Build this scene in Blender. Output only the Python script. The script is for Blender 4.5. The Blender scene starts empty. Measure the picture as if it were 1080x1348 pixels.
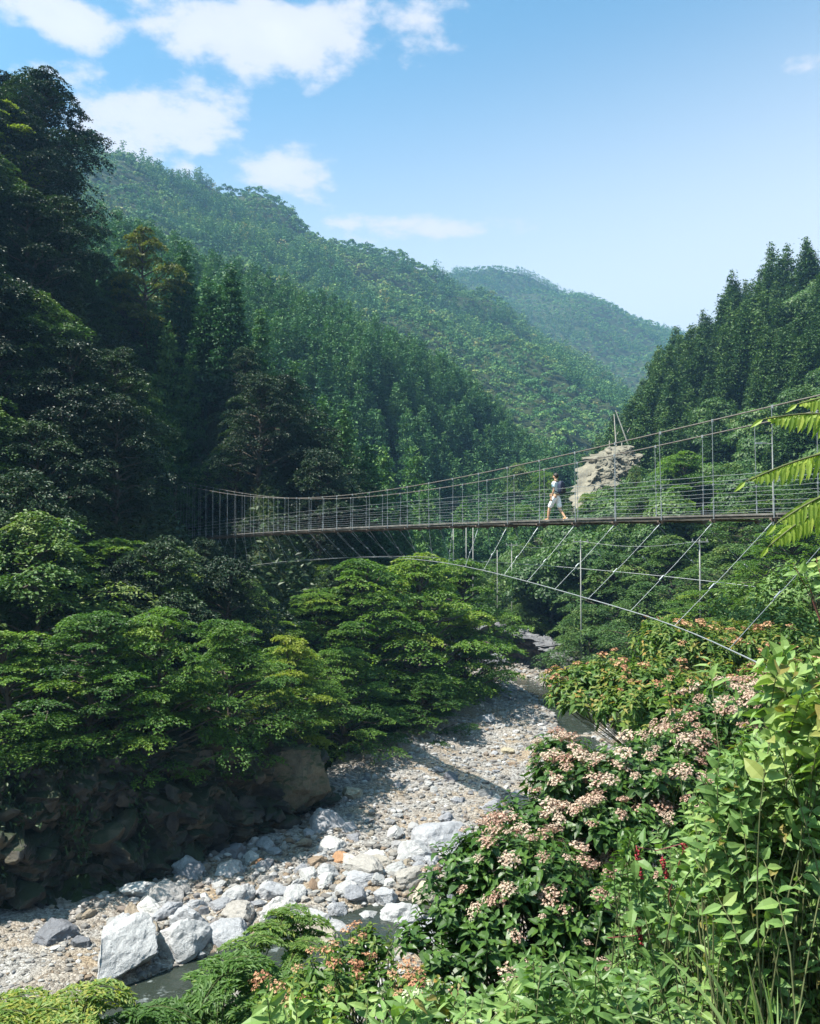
import bpy, math, random
import numpy as np
from mathutils import Vector, Matrix

PI = math.pi
scene = bpy.context.scene
COL = scene.collection
RNG = np.random.default_rng(7)
random.seed(7)

# ------------------------------------------------------------------ render settings
scene.render.engine = 'CYCLES'
cy = scene.cycles
cy.max_bounces = 5
cy.diffuse_bounces = 2
cy.glossy_bounces = 2
cy.transmission_bounces = 3
cy.transparent_max_bounces = 4
cy.volume_bounces = 0
cy.use_denoising = True
try:
    cy.denoiser = 'OPENIMAGEDENOISE'
except Exception:
    pass
vs = scene.view_settings
scene.display_settings.display_device = 'sRGB'
vs.view_transform = 'Standard'
vs.look = 'None'
vs.gamma = 1.0
vs.exposure = 1.45

# ------------------------------------------------------------------ camera
F = 1158.0
PITCH = math.atan((716 - 674) / F)
cam_d = bpy.data.cameras.new('camera')
cam_d.sensor_fit = 'HORIZONTAL'
cam_d.sensor_width = 36.0
cam_d.lens = 36.0 * F / 1080.0
cam_d.clip_start = 0.05
cam_d.clip_end = 9000
cam = bpy.data.objects.new('camera', cam_d)
COL.objects.link(cam)
cam.location = (0, 0, 0)
cam.rotation_euler = (PI / 2 + PITCH, 0, 0)
scene.camera = cam
CP, SP = math.cos(PITCH), math.sin(PITCH)


def P(px, py, Y):
    """world point seen at photo pixel (px, py) at world depth Y"""
    a = (px - 540.0) / F
    b = (674.0 - py) / F
    d = np.array([a, CP - b * SP, SP + b * CP])
    return d * (Y / d[1])


def project(p):
    p = np.atleast_2d(p)
    dep = p[:, 1] * CP + p[:, 2] * SP
    up = -p[:, 1] * SP + p[:, 2] * CP
    dep = np.where(dep < 0.05, 0.05, dep)
    return 540 + F * p[:, 0] / dep, 674 - F * up / dep, dep


# ------------------------------------------------------------------ noise
def _hash(ix, iy, iz, s):
    h = (ix * 374761393 + iy * 668265263 + iz * 2147483647 + s * 1274126177) & 0xFFFFFFFF
    h = ((h ^ (h >> 13)) * 1274126177) & 0xFFFFFFFF
    h = h ^ (h >> 16)
    return (h & 0xFFFF) / 65535.0 * 2 - 1


def vnoise(x, y, z=None, s=0):
    x = np.asarray(x, float)
    y = np.asarray(y, float)
    z = np.zeros_like(x) if z is None else np.asarray(z, float)
    ix, iy, iz = np.floor(x).astype(np.int64), np.floor(y).astype(np.int64), np.floor(z).astype(np.int64)
    fx, fy, fz = x - ix, y - iy, z - iz
    u, v, w = [t * t * t * (t * (t * 6 - 15) + 10) for t in (fx, fy, fz)]
    r = 0
    for dx in (0, 1):
        for dy in (0, 1):
            for dz in (0, 1):
                wt = (u if dx else 1 - u) * (v if dy else 1 - v) * (w if dz else 1 - w)
                r = r + wt * _hash(ix + dx, iy + dy, iz + dz, s)
    return r


def fbm(x, y, z=None, oct=4, s=0, gain=0.5):
    r, a, f = 0, 1.0, 1.0
    for o in range(oct):
        r = r + a * vnoise(np.asarray(x) * f, np.asarray(y) * f, None if z is None else np.asarray(z) * f, s + o * 17)
        a *= gain
        f *= 2.03
    return r


def sstep(a, b, x):
    t = np.clip((x - a) / (b - a), 0, 1)
    return t * t * (3 - 2 * t)


def nrm(v):
    return v / np.maximum(np.linalg.norm(v, axis=-1, keepdims=True), 1e-9)


# ------------------------------------------------------------------ mesh helpers
class MB:
    """collects vertices / faces (tris or quads) into one mesh"""

    def __init__(self):
        self.V, self.T, self.Q, self.A = [], [], [], []
        self.n = 0

    def add(self, v, tris=None, quads=None, tint=0.5):
        v = np.asarray(v, float).reshape(-1, 3)
        self.V.append(v)
        if tris is not None and len(tris):
            self.T.append(np.asarray(tris, np.int64).reshape(-1, 3) + self.n)
        if quads is not None and len(quads):
            self.Q.append(np.asarray(quads, np.int64).reshape(-1, 4) + self.n)
        t = np.broadcast_to(np.asarray(tint, float), (len(v),))
        self.A.append(t)
        self.n += len(v)
        return self

    def arrays(self):
        V = np.concatenate(self.V)
        T = np.concatenate(self.T) if self.T else np.zeros((0, 3), np.int64)
        Q = np.concatenate(self.Q) if self.Q else np.zeros((0, 4), np.int64)
        return V, T, Q, np.concatenate(self.A)

    def mesh(self, name, mat, smooth=False):
        V, T, Q, A = self.arrays()
        return raw_mesh(name, V, T, Q, A, mat, smooth)

    def obj(self, name, mat, parent=None, smooth=False):
        return link(name, self.mesh(name, mat, smooth), parent)


def raw_mesh(name, V, T, Q, A, mat, smooth=False):
    me = bpy.data.meshes.new(name)
    me.vertices.add(len(V))
    me.vertices.foreach_set('co', np.ascontiguousarray(V, np.float32).ravel())
    nl = len(T) * 3 + len(Q) * 4
    me.loops.add(nl)
    me.loops.foreach_set('vertex_index', np.concatenate([T.ravel(), Q.ravel()]).astype(np.int32))
    npoly = len(T) + len(Q)
    me.polygons.add(npoly)
    st = np.concatenate([np.arange(len(T)) * 3, len(T) * 3 + np.arange(len(Q)) * 4]).astype(np.int32)
    me.polygons.foreach_set('loop_start', st)
    if smooth:
        me.polygons.foreach_set('use_smooth', np.ones(npoly, bool))
    else:
        me.polygons.foreach_set('use_smooth', np.zeros(npoly, bool))
    at = me.attributes.new('tint', 'FLOAT', 'POINT')
    at.data.foreach_set('value', np.ascontiguousarray(A, np.float32))
    if mat is not None:
        me.materials.append(mat)
    me.update(calc_edges=True)
    return me


def link(name, data, parent=None):
    o = bpy.data.objects.new(name, data)
    COL.objects.link(o)
    if parent is not None:
        o.parent = parent
    return o


def tag(o, label, cat, group=None):
    o['label'] = label
    o['category'] = cat
    if group:
        o['group'] = group
    return o


def empty(name, loc, label=None, cat=None, group=None, rz=0.0):
    o = link(name, None)
    o.empty_display_size = 0.2
    o.location = loc
    o.rotation_euler = (0, 0, rz)
    if label:
        tag(o, label, cat, group)
    return o


def structure(o):
    o['kind'] = 'structure'
    return o


def stuff(o, label=None, cat=None):
    o['kind'] = 'stuff'
    if label:
        o['label'] = label
    if cat:
        o['category'] = cat
    return o


def copy_tree(o, loc, rz, scale, label=None, group=None):
    c = o.copy()
    COL.objects.link(c)
    c.location = loc
    c.rotation_euler = (0, 0, rz)
    c.scale = scale
    if label:
        c['label'] = label
    if group:
        c['group'] = group
    for ch in o.children:
        k = ch.copy()
        COL.objects.link(k)
        k.parent = c
    return c


def tube(mb, pts, rad, sides=6, tint=0.5, cap=True):
    pts = np.asarray(pts, float)
    n = len(pts)
    rad = np.broadcast_to(np.asarray(rad, float), (n,))
    tg = np.gradient(pts, axis=0)
    tg = nrm(tg)
    ref = np.array([0.0, 0, 1]) if abs(tg[0][2]) < 0.9 else np.array([1.0, 0, 0])
    a = nrm(np.cross(tg, ref))
    b = np.cross(tg, a)
    ang = np.arange(sides) / sides * 2 * PI
    ring = a[:, None, :] * np.cos(ang)[None, :, None] + b[:, None, :] * np.sin(ang)[None, :, None]
    V = pts[:, None, :] + ring * rad[:, None, None]
    V = V.reshape(-1, 3)
    i = np.arange(n - 1)[:, None] * sides
    j = np.arange(sides)[None, :]
    j2 = (j + 1) % sides
    Q = np.stack([i + j, i + j2, i + sides + j2, i + sides + j], -1).reshape(-1, 4)
    T = []
    if cap:
        V = np.concatenate([V, pts[:1], pts[-1:]])
        c0, c1 = n * sides, n * sides + 1
        for k in range(sides):
            k2 = (k + 1) % sides
            T.append((c0, k2, k))
            T.append((c1, (n - 1) * sides + k, (n - 1) * sides + k2))
    mb.add(V, T, Q, tint)
    return mb


def box(mb, c, half, ux=(1, 0, 0), uy=(0, 1, 0), uz=(0, 0, 1), bev=0.0, tint=0.5):
    """box with chamfered vertical edges when bev > 0"""
    c = np.asarray(c, float)
    ux, uy, uz = (np.asarray(u, float) for u in (ux, uy, uz))
    hx, hy, hz = half
    if bev <= 0:
        pl = [(-hx, -hy), (hx, -hy), (hx, hy), (-hx, hy)]
    else:
        b = bev
        pl = [(-hx + b, -hy), (hx - b, -hy), (hx, -hy + b), (hx, hy - b), (hx - b, hy), (-hx + b, hy), (-hx, hy - b), (-hx, -hy + b)]
    m = len(pl)
    V = [c + ux * x + uy * y - uz * hz for x, y in pl] + [c + ux * x + uy * y + uz * hz for x, y in pl]
    V += [c - uz * hz, c + uz * hz]
    Q = [(k, (k + 1) % m, m + (k + 1) % m, m + k) for k in range(m)]
    T = [(2 * m, (k + 1) % m, k) for k in range(m)] + [(2 * m + 1, m + k, m + (k + 1) % m) for k in range(m)]
    mb.add(V, T, Q, tint)
    return mb


def diamonds(mb, base, d, up, L, W, tint, fold=0.15):
    """4-vertex leaves: base, side, tip, side"""
    base = np.asarray(base, float)
    n = len(base)
    d = nrm(d)
    s = nrm(np.cross(d, up))
    u = np.cross(s, d)
    L = np.broadcast_to(np.asarray(L, float), (n,))[:, None]
    W = np.broadcast_to(np.asarray(W, float), (n,))[:, None]
    m = base + d * L * 0.45 + u * fold * W
    V = np.stack([base, m + s * W * 0.5, base + d * L - u * fold * L * 0.5, m - s * W * 0.5], 1).reshape(-1, 3)
    k = np.arange(n) * 4
    T = np.concatenate([np.stack([k, k + 1, k + 2], 1), np.stack([k, k + 2, k + 3], 1)])
    mb.add(V, T, None, np.repeat(np.broadcast_to(tint, (n,)), 4))


LEAF_T = [(0, 2, 1), (0, 1, 3), (1, 2, 4), (1, 4, 5), (1, 5, 6), (1, 6, 3), (5, 4, 7), (5, 7, 6)]


def leaves(mb, base, d, up, L, W, tint, droop=0.25, fold=0.18, p1=0.3, p2=0.65, w1=0.5, w2=0.4):
    """8-vertex ovate leaves with a folded midrib and a drooping tip"""
    base = np.asarray(base, float)
    n = len(base)
    d = nrm(d)
    s = nrm(np.cross(d, up))
    u = np.cross(s, d)
    L = np.broadcast_to(np.asarray(L, float), (n,))[:, None]
    W = np.broadcast_to(np.asarray(W, float), (n,))[:, None]
    dr = np.broadcast_to(np.asarray(droop, float), (n,))[:, None]

    def at(t, w, f):
        return base + d * L * t + s * W * w + u * (fold * W * f - dr * L * t * t)
    V = np.stack([at(0, 0, 0), at(p1, 0, 0), at(p1, w1, 1), at(p1, -w1, 1), at(p2, w2, .8), at(p2, 0, 0), at(p2, -w2, .8), at(1, 0, 0)], 1).reshape(-1, 3)
    T = (np.arange(n)[:, None, None] * 8 + np.array(LEAF_T)[None]).reshape(-1, 3)
    mb.add(V, T, None, np.repeat(np.broadcast_to(tint, (n,)), 8))


# ------------------------------------------------------------------ materials
def new_mat(name):
    m = bpy.data.materials.new(name)
    m.use_nodes = True
    nt = m.node_tree
    nt.nodes.clear()
    return m, nt


def nd(nt, typ, ins=None, **kw):
    n = nt.nodes.new(typ)
    for k, v in kw.items():
        setattr(n, k, v)
    for k, v in (ins or {}).items():
        sock = n.inputs[k]
        if isinstance(v, bpy.types.NodeSocket):
            nt.links.new(v, sock)
        elif isinstance(v, (tuple, list)) and len(v) == 3 and sock.type == 'RGBA':
            sock.default_value = (*v, 1)
        else:
            sock.default_value = v
    return n


def ramp(nt, fac, stops, interp='LINEAR'):
    r = nt.nodes.new('ShaderNodeValToRGB')
    r.color_ramp.interpolation = interp
    e = r.color_ramp.elements
    while len(e) < len(stops):
        e.new(0.5)
    for k, (p, c) in enumerate(stops):
        e[k].position = p
        e[k].color = (*c, 1)
    nt.links.new(fac, r.inputs['Fac'])
    return r.outputs['Color']


def vmul(nt, col, fac):
    n = nd(nt, 'ShaderNodeVectorMath', operation='SCALE')
    nt.links.new(col, n.inputs[0])
    if isinstance(fac, bpy.types.NodeSocket):
        nt.links.new(fac, n.inputs['Scale'])
    else:
        n.inputs['Scale'].default_value = fac
    return n.outputs[0]


def mth(nt, op, a, b=None, clamp=False):
    n = nt.nodes.new('ShaderNodeMath')
    n.operation = op
    n.use_clamp = clamp
    for k, v in enumerate((a, b)):
        if v is None:
            continue
        if isinstance(v, bpy.types.NodeSocket):
            nt.links.new(v, n.inputs[k])
        else:
            n.inputs[k].default_value = v
    return n.outputs[0]


def mixc(nt, fac, a, b):
    n = nt.nodes.new('ShaderNodeMix')
    n.data_type = 'RGBA'
    for s, v in ((n.inputs[0], fac), (n.inputs[6], a), (n.inputs[7], b)):
        if isinstance(v, bpy.types.NodeSocket):
            nt.links.new(v, s)
        elif isinstance(v, (tuple, list)):
            s.default_value = (*v, 1)
        else:
            s.default_value = v
    return n.outputs[2]


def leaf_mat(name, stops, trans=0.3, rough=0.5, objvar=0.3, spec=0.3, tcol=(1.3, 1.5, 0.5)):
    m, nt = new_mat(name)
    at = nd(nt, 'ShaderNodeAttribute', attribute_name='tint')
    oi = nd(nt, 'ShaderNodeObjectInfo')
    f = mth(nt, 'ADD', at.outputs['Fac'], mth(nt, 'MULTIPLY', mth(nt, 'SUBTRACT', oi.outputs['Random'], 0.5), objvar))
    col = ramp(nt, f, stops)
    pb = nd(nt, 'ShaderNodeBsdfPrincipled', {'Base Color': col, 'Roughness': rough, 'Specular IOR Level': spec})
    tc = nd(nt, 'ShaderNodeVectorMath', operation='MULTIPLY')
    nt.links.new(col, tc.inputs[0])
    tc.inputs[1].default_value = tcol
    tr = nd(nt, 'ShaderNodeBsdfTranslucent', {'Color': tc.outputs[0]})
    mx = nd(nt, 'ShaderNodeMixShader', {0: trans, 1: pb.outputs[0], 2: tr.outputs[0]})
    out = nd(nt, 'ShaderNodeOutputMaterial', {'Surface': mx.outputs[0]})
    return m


def plain_mat(name, col, rough=0.6, metallic=0.0, var=0.25, scale=8.0, bump=0.0, spec=0.4):
    m, nt = new_mat(name)
    tc = nd(nt, 'ShaderNodeTexCoord')
    nz = nd(nt, 'ShaderNodeTexNoise', {'Vector': tc.outputs['Object'], 'Scale': scale, 'Detail': 5.0})
    lo = tuple(c * (1 - var) for c in col)
    hi = tuple(min(1, c * (1 + var)) for c in col)
    c = ramp(nt, nz.outputs['Fac'], [(0.3, lo), (0.7, hi)])
    pb = nd(nt, 'ShaderNodeBsdfPrincipled', {'Base Color': c, 'Roughness': rough, 'Metallic': metallic, 'Specular IOR Level': spec})
    if bump:
        b = nd(nt, 'ShaderNodeBump', {'Height': nz.outputs['Fac'], 'Strength': bump, 'Distance': 0.05})
        nt.links.new(b.outputs[0], pb.inputs['Normal'])
    nd(nt, 'ShaderNodeOutputMaterial', {'Surface': pb.outputs[0]})
    return m


def rock_mat(name, stops, objrand=True, scale=1.5, vein=0.25, bump=0.6, moss=None, rough=0.75, coord='Object'):
    m, nt = new_mat(name)
    tc = nd(nt, 'ShaderNodeTexCoord')
    v = tc.outputs['Object']
    if coord == 'world':
        v = nd(nt, 'ShaderNodeNewGeometry').outputs['Position']
    n1 = nd(nt, 'ShaderNodeTexNoise', {'Vector': v, 'Scale': scale, 'Detail': 8.0, 'Roughness': 0.65})
    n2 = nd(nt, 'ShaderNodeTexNoise', {'Vector': v, 'Scale': scale * 6, 'Detail': 8.0, 'Roughness': 0.7})
    if objrand:
        oi = nd(nt, 'ShaderNodeObjectInfo')
        at = nd(nt, 'ShaderNodeAttribute', attribute_name='tint')
        f = mth(nt, 'FRACT', mth(nt, 'ADD', oi.outputs['Random'], at.outputs['Fac']))
    else:
        f = n1.outputs['Fac']
    col = ramp(nt, f, stops)
    w = nd(nt, 'ShaderNodeTexNoise', {'Vector': v, 'Scale': scale * 2.2, 'Detail': 6.0, 'Distortion': 2.5})
    dark = mth(nt, 'ADD', 1 - vein * 1.3, mth(nt, 'ADD', mth(nt, 'MULTIPLY', n2.outputs['Fac'], vein * 1.6), mth(nt, 'MULTIPLY', w.outputs['Fac'], vein)))
    spk = nd(nt, 'ShaderNodeTexNoise', {'Vector': v, 'Scale': scale * 14, 'Detail': 6.0, 'Roughness': .75})
    crk = nd(nt, 'ShaderNodeTexNoise', {'Vector': v, 'Scale': scale * 1.7, 'Detail': 5.0, 'Distortion': 1.2})
    line = mth(nt, 'MULTIPLY', mth(nt, 'ABSOLUTE', mth(nt, 'SUBTRACT', crk.outputs['Fac'], .5)), 22.0, True)
    dark = mth(nt, 'MULTIPLY', dark, mth(nt, 'ADD', .84, mth(nt, 'MULTIPLY', line, .16)))
    dark = mth(nt, 'MULTIPLY', dark, mth(nt, 'ADD', .7, mth(nt, 'MULTIPLY', spk.outputs['Fac'], .6)))
    col = vmul(nt, col, dark)
    if moss:
        g = nd(nt, 'ShaderNodeNewGeometry')
        sep = nd(nt, 'ShaderNodeSeparateXYZ', {0: g.outputs['Normal']})
        n3 = nd(nt, 'ShaderNodeTexNoise', {'Vector': g.outputs['Position'], 'Scale': 0.8, 'Detail': 6.0})
        mk = mth(nt, 'MULTIPLY', mth(nt, 'ADD', sep.outputs['Z'], mth(nt, 'SUBTRACT', mth(nt, 'MULTIPLY', n3.outputs['Fac'], 2.2), 1.3)), 2.0, True)
        col = mixc(nt, mk, col, moss)
    pb = nd(nt, 'ShaderNodeBsdfPrincipled', {'Base Color': col, 'Roughness': rough, 'Specular IOR Level': 0.3})
    hh = mth(nt, 'ADD', mth(nt, 'MULTIPLY', n1.outputs['Fac'], 1.0), mth(nt, 'MULTIPLY', n2.outputs['Fac'], 0.5))
    hh = mth(nt, 'ADD', hh, mth(nt, 'ADD', mth(nt, 'MULTIPLY', spk.outputs['Fac'], .25), mth(nt, 'MULTIPLY', line, .06)))
    b = nd(nt, 'ShaderNodeBump', {'Height': hh, 'Strength': min(1, bump * 1.6), 'Distance': 0.14})
    nt.links.new(b.outputs[0], pb.inputs['Normal'])
    nd(nt, 'ShaderNodeOutputMaterial', {'Surface': pb.outputs[0]})
    return m


M = {}
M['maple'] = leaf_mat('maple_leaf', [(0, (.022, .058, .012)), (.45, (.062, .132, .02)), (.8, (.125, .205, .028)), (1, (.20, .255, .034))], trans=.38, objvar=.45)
M['maple_sun_tint'] = leaf_mat('maple_leaf_sun_tint', [(0, (.08, .13, .02)), (.5, (.16, .21, .028)), (1, (.27, .29, .04))], trans=.42, objvar=.1)  # lighter copy of the maple leaf, sunlight put into the colour
M['shade_dark_leaf'] = leaf_mat('shade_dark_evergreen_leaf', [(0, (.006, .016, .006)), (.5, (.013, .033, .010)), (1, (.036, .068, .018))], trans=.15, objvar=.5)  # dark foliage made darker still, the hill's shade put into the leaf colour
M['gold_sun_tint'] = leaf_mat('golden_sun_tint_leaf', [(0, (.05, .062, .014)), (.5, (.095, .11, .02)), (1, (.15, .15, .028))], trans=.3, objvar=.2)  # gold of sunlit foliage painted into the leaf colour
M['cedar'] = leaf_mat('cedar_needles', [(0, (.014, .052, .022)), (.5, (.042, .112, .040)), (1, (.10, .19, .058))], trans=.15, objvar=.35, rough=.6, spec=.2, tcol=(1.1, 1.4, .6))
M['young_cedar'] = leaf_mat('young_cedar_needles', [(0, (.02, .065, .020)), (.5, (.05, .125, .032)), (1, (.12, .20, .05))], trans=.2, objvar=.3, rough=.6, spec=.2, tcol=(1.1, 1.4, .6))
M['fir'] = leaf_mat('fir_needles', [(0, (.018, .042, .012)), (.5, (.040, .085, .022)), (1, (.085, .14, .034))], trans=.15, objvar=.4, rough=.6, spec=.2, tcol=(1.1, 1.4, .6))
M['far_forest'] = leaf_mat('far_forest_leaves', [(0, (.034, .10, .036)), (.35, (.062, .15, .044)), (.65, (.115, .20, .052)), (.9, (.18, .25, .062)), (1, (.21, .19, .07))], trans=.1, objvar=0, rough=.7, spec=.15)
M['broad'] = leaf_mat('broadleaf', [(0, (.020, .050, .014)), (.5, (.05, .105, .024)), (.85, (.10, .16, .036)), (1, (.15, .19, .05))], trans=.25, objvar=.4)
M['bark'] = plain_mat('bark', (.07, .055, .042), .9, scale=5, bump=.5)
M['pale_bark'] = plain_mat('pale_bark', (.42, .38, .32), .85, scale=4, bump=.3)
M['cliff'] = rock_mat('cliff_rock', [(.28, (.016, .017, .02)), (.45, (.036, .035, .035)), (.6, (.085, .072, .052)), (.8, (.15, .125, .08))], objrand=False, scale=.55, vein=.45, bump=1.0, moss=(.02, .028, .012), coord='world')
M['outcrop'] = rock_mat('outcrop_rock', [(.3, (.07, .065, .05)), (.5, (.15, .135, .10)), (.75, (.25, .22, .16))], objrand=False, scale=.5, vein=.4, bump=1.0, coord='world')
M['grey_cliff'] = rock_mat('grey_cliff_rock', [(.3, (.06, .06, .065)), (.55, (.15, .145, .15)), (.8, (.27, .26, .26))], objrand=False, scale=.5, vein=.4, bump=1.0, coord='world')
STONES = [(0, (.22, .222, .24)), (.16, (.33, .33, .345)), (.3, (.12, .124, .14)), (.42, (.42, .415, .40)), (.55, (.26, .255, .26)), (.66, (.31, .27, .21)), (.74, (.19, .125, .08)), (.82, (.48, .47, .45)), (1, (.22, .222, .24))]
M['boulder'] = rock_mat('river_boulder', STONES, scale=1.4, vein=.3, bump=.5)
M['pale_boulder'] = rock_mat('pale_boulder', [(0, (.30, .297, .30)), (1, (.36, .356, .355))], scale=1.7, vein=.6, bump=.5)
M['dark_boulder'] = rock_mat('dark_boulder', [(0, (.095, .098, .115)), (1, (.14, .142, .155))], scale=1.0, vein=.3, bump=.5)
M['grey_boulder'] = rock_mat('grey_boulder', [(0, (.22, .222, .24)), (1, (.30, .30, .31))], scale=1.0, vein=.35, bump=.5)
M['tan_boulder'] = rock_mat('tan_boulder', [(0, (.30, .26, .18)), (1, (.38, .34, .26))], scale=1.0, vein=.3, bump=.5)
M['rust_boulder'] = rock_mat('rust_boulder', [(0, (.26, .13, .065)), (1, (.30, .17, .09))], scale=1.0, vein=.3, bump=.5)
M['gravel'] = rock_mat('river_gravel', [(0, (.165, .142, .112)), (.2, (.22, .21, .20)), (.4, (.098, .088, .078)), (.55, (.28, .272, .258)), (.68, (.165, .118, .078)), (.8, (.135, .135, .143)), (.93, (.40, .39, .375)), (1, (.165, .166, .176))], scale=4, vein=.3, bump=.2)


def bed_material():
    m, nt = new_mat('riverbed_gravel')
    g = nd(nt, 'ShaderNodeNewGeometry')
    v = g.outputs['Position']
    vo = nd(nt, 'ShaderNodeTexVoronoi', {'Vector': v, 'Scale': 9.0})
    vo2 = nd(nt, 'ShaderNodeTexVoronoi', {'Vector': v, 'Scale': 22.0})
    n1 = nd(nt, 'ShaderNodeTexNoise', {'Vector': v, 'Scale': .35, 'Detail': 5.0})
    sep = nd(nt, 'ShaderNodeSeparateColor', {0: vo.outputs['Color']})
    sep2 = nd(nt, 'ShaderNodeSeparateColor', {0: vo2.outputs['Color']})
    f = mth(nt, 'ADD', mth(nt, 'MULTIPLY', sep.outputs[0], .55), mth(nt, 'MULTIPLY', sep2.outputs[0], .45))
    c = ramp(nt, f, [(.1, (.082, .074, .066)), (.4, (.165, .152, .138)), (.6, (.23, .218, .205)), (.9, (.35, .338, .32))])
    c2 = ramp(nt, f, [(.1, (.10, .075, .05)), (.5, (.20, .15, .10)), (.9, (.32, .26, .19))])
    k = mth(nt, 'MULTIPLY', mth(nt, 'SUBTRACT', n1.outputs['Fac'], .42), 4.0, True)
    col = mixc(nt, k, c, c2)
    pb = nd(nt, 'ShaderNodeBsdfPrincipled', {'Base Color': col, 'Roughness': .85, 'Specular IOR Level': .25})
    h = mth(nt, 'ADD', mth(nt, 'MULTIPLY', vo.outputs['Distance'], -1.0), mth(nt, 'MULTIPLY', vo2.outputs['Distance'], -.5))
    b = nd(nt, 'ShaderNodeBump', {'Height': h, 'Strength': .8, 'Distance': .06})
    nt.links.new(b.outputs[0], pb.inputs['Normal'])
    nd(nt, 'ShaderNodeOutputMaterial', {'Surface': pb.outputs[0]})
    return m


def ground_material():
    m, nt = new_mat('forest_floor')
    g = nd(nt, 'ShaderNodeNewGeometry')
    n1 = nd(nt, 'ShaderNodeTexNoise', {'Vector': g.outputs['Position'], 'Scale': .4, 'Detail': 9.0, 'Roughness': .7})
    n2 = nd(nt, 'ShaderNodeTexNoise', {'Vector': g.outputs['Position'], 'Scale': 5.0, 'Detail': 6.0})
    c = ramp(nt, n1.outputs['Fac'], [(.3, (.022, .026, .012)), (.5, (.03, .045, .016)), (.7, (.05, .05, .026))])
    pb = nd(nt, 'ShaderNodeBsdfPrincipled', {'Base Color': c, 'Roughness': .95, 'Specular IOR Level': .1})
    b = nd(nt, 'ShaderNodeBump', {'Height': n2.outputs['Fac'], 'Strength': .8, 'Distance': .2})
    nt.links.new(b.outputs[0], pb.inputs['Normal'])
    nd(nt, 'ShaderNodeOutputMaterial', {'Surface': pb.outputs[0]})
    return m


def water_material():
    m, nt = new_mat('stream_water')
    g = nd(nt, 'ShaderNodeNewGeometry')
    n1 = nd(nt, 'ShaderNodeTexNoise', {'Vector': g.outputs['Position'], 'Scale': 2.2, 'Detail': 6.0, 'Distortion': .8})
    n2 = nd(nt, 'ShaderNodeTexNoise', {'Vector': g.outputs['Position'], 'Scale': .9, 'Detail': 7.0, 'Roughness': .7})
    foam = mth(nt, 'MULTIPLY', mth(nt, 'SUBTRACT', n2.outputs['Fac'], .60), 5.0, True)
    c = mixc(nt, foam, (.022, .028, .022), (.42, .46, .47))
    r = mth(nt, 'ADD', .08, mth(nt, 'MULTIPLY', foam, .5))
    pb = nd(nt, 'ShaderNodeBsdfPrincipled', {'Base Color': c, 'Roughness': r, 'IOR': 1.33})
    b = nd(nt, 'ShaderNodeBump', {'Height': n1.outputs['Fac'], 'Strength': .5, 'Distance': .12})
    nt.links.new(b.outputs[0], pb.inputs['Normal'])
    nd(nt, 'ShaderNodeOutputMaterial', {'Surface': pb.outputs[0]})
    return m


M['bed'] = bed_material()
M['ground'] = ground_material()
M['water'] = water_material()

# ------------------------------------------------------------------ terrain
LEDGE = np.array([(-60, -20), (-40, 5), (-26, 22), (-15.5, 33), (-10.7, 36.5), (-5, 46), (-3, 56), (3.2, 69), (8, 90), (2, 106), (-4, 118), (-2, 140), (14, 180), (38, 250), (62, 350), (95, 520), (130, 800)], float)
REDGE = np.array([(-50, -40), (-34, -5), (-24, 8), (-12, 17), (0, 25), (6, 31), (11, 39), (14.5, 55), (16, 72), (17, 88), (14.5, 100), (11, 113), (14, 140), (30, 180), (52, 250), (78, 350), (110, 520), (150, 800)], float)


def pdist(x, y, poly):
    best = np.full(x.shape, 1e9)
    for (x0, y0), (x1, y1) in zip(poly[:-1], poly[1:]):
        dx, dy = x1 - x0, y1 - y0
        t = np.clip(((x - x0) * dx + (y - y0) * dy) / (dx * dx + dy * dy), 0, 1)
        best = np.minimum(best, np.hypot(x - x0 - t * dx, y - y0 - t * dy))
    return best


def ridge(x, y, pts, slope):
    best = np.full(x.shape, -1e9)
    for (x0, y0, z0), (x1, y1, z1) in zip(pts[:-1], pts[1:]):
        dx, dy = x1 - x0, y1 - y0
        t = np.clip(((x - x0) * dx + (y - y0) * dy) / (dx * dx + dy * dy), 0, 1)
        d = np.hypot(x - x0 - t * dx, y - y0 - t * dy)
        best = np.maximum(best, z0 + (z1 - z0) * t - slope * (np.sqrt(d * d + 9) - 3))
    return best


def crest(lst):
    return [tuple(P(*a)) for a in lst]


RA = crest([(-700, -100, 66), (-350, 60, 72), (-150, 140, 78), (0, 205, 83), (80, 272, 86), (138, 328, 88), (182, 440, 92), (200, 570, 95), (218, 660, 96)])
RB = crest([(-60, 335, 200), (150, 358, 212), (240, 392, 225), (330, 420, 240), (440, 464, 250), (540, 512, 260), (620, 578, 268), (690, 638, 278), (730, 680, 285)])
RC = crest([(-400, 90, 560), (-100, 160, 580), (100, 188, 600), (150, 211, 610), (200, 226, 630), (330, 260, 670), (420, 294, 700), (500, 341, 740), (600, 382, 790), (640, 414, 820), (700, 455, 860), (800, 505, 920), (900, 580, 960)])
RC2 = crest([(190, 228, 625), (240, 272, 570), (335, 345, 480), (400, 420, 420)])
RC3 = crest([(500, 345, 740), (520, 420, 600), (560, 470, 500), (600, 520, 430)])
RC4 = crest([(590, 385, 790), (640, 450, 640), (690, 530, 460), (715, 545, 430), (750, 570, 400)])
RC5 = crest([(330, 262, 670), (400, 330, 600), (490, 385, 540), (520, 400, 520)])
RD = crest([(500, 400, 1250), (580, 372, 1260), (612, 358, 1280), (650, 352, 1300), (700, 362, 1300), (745, 380, 1310), (790, 395, 1320), (850, 420, 1330), (885, 445, 1340), (960, 530, 1360), (1100, 620, 1400)])
RD2 = crest([(660, 353, 1300), (720, 400, 1180), (780, 450, 1080), (830, 480, 1000)])
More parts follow.
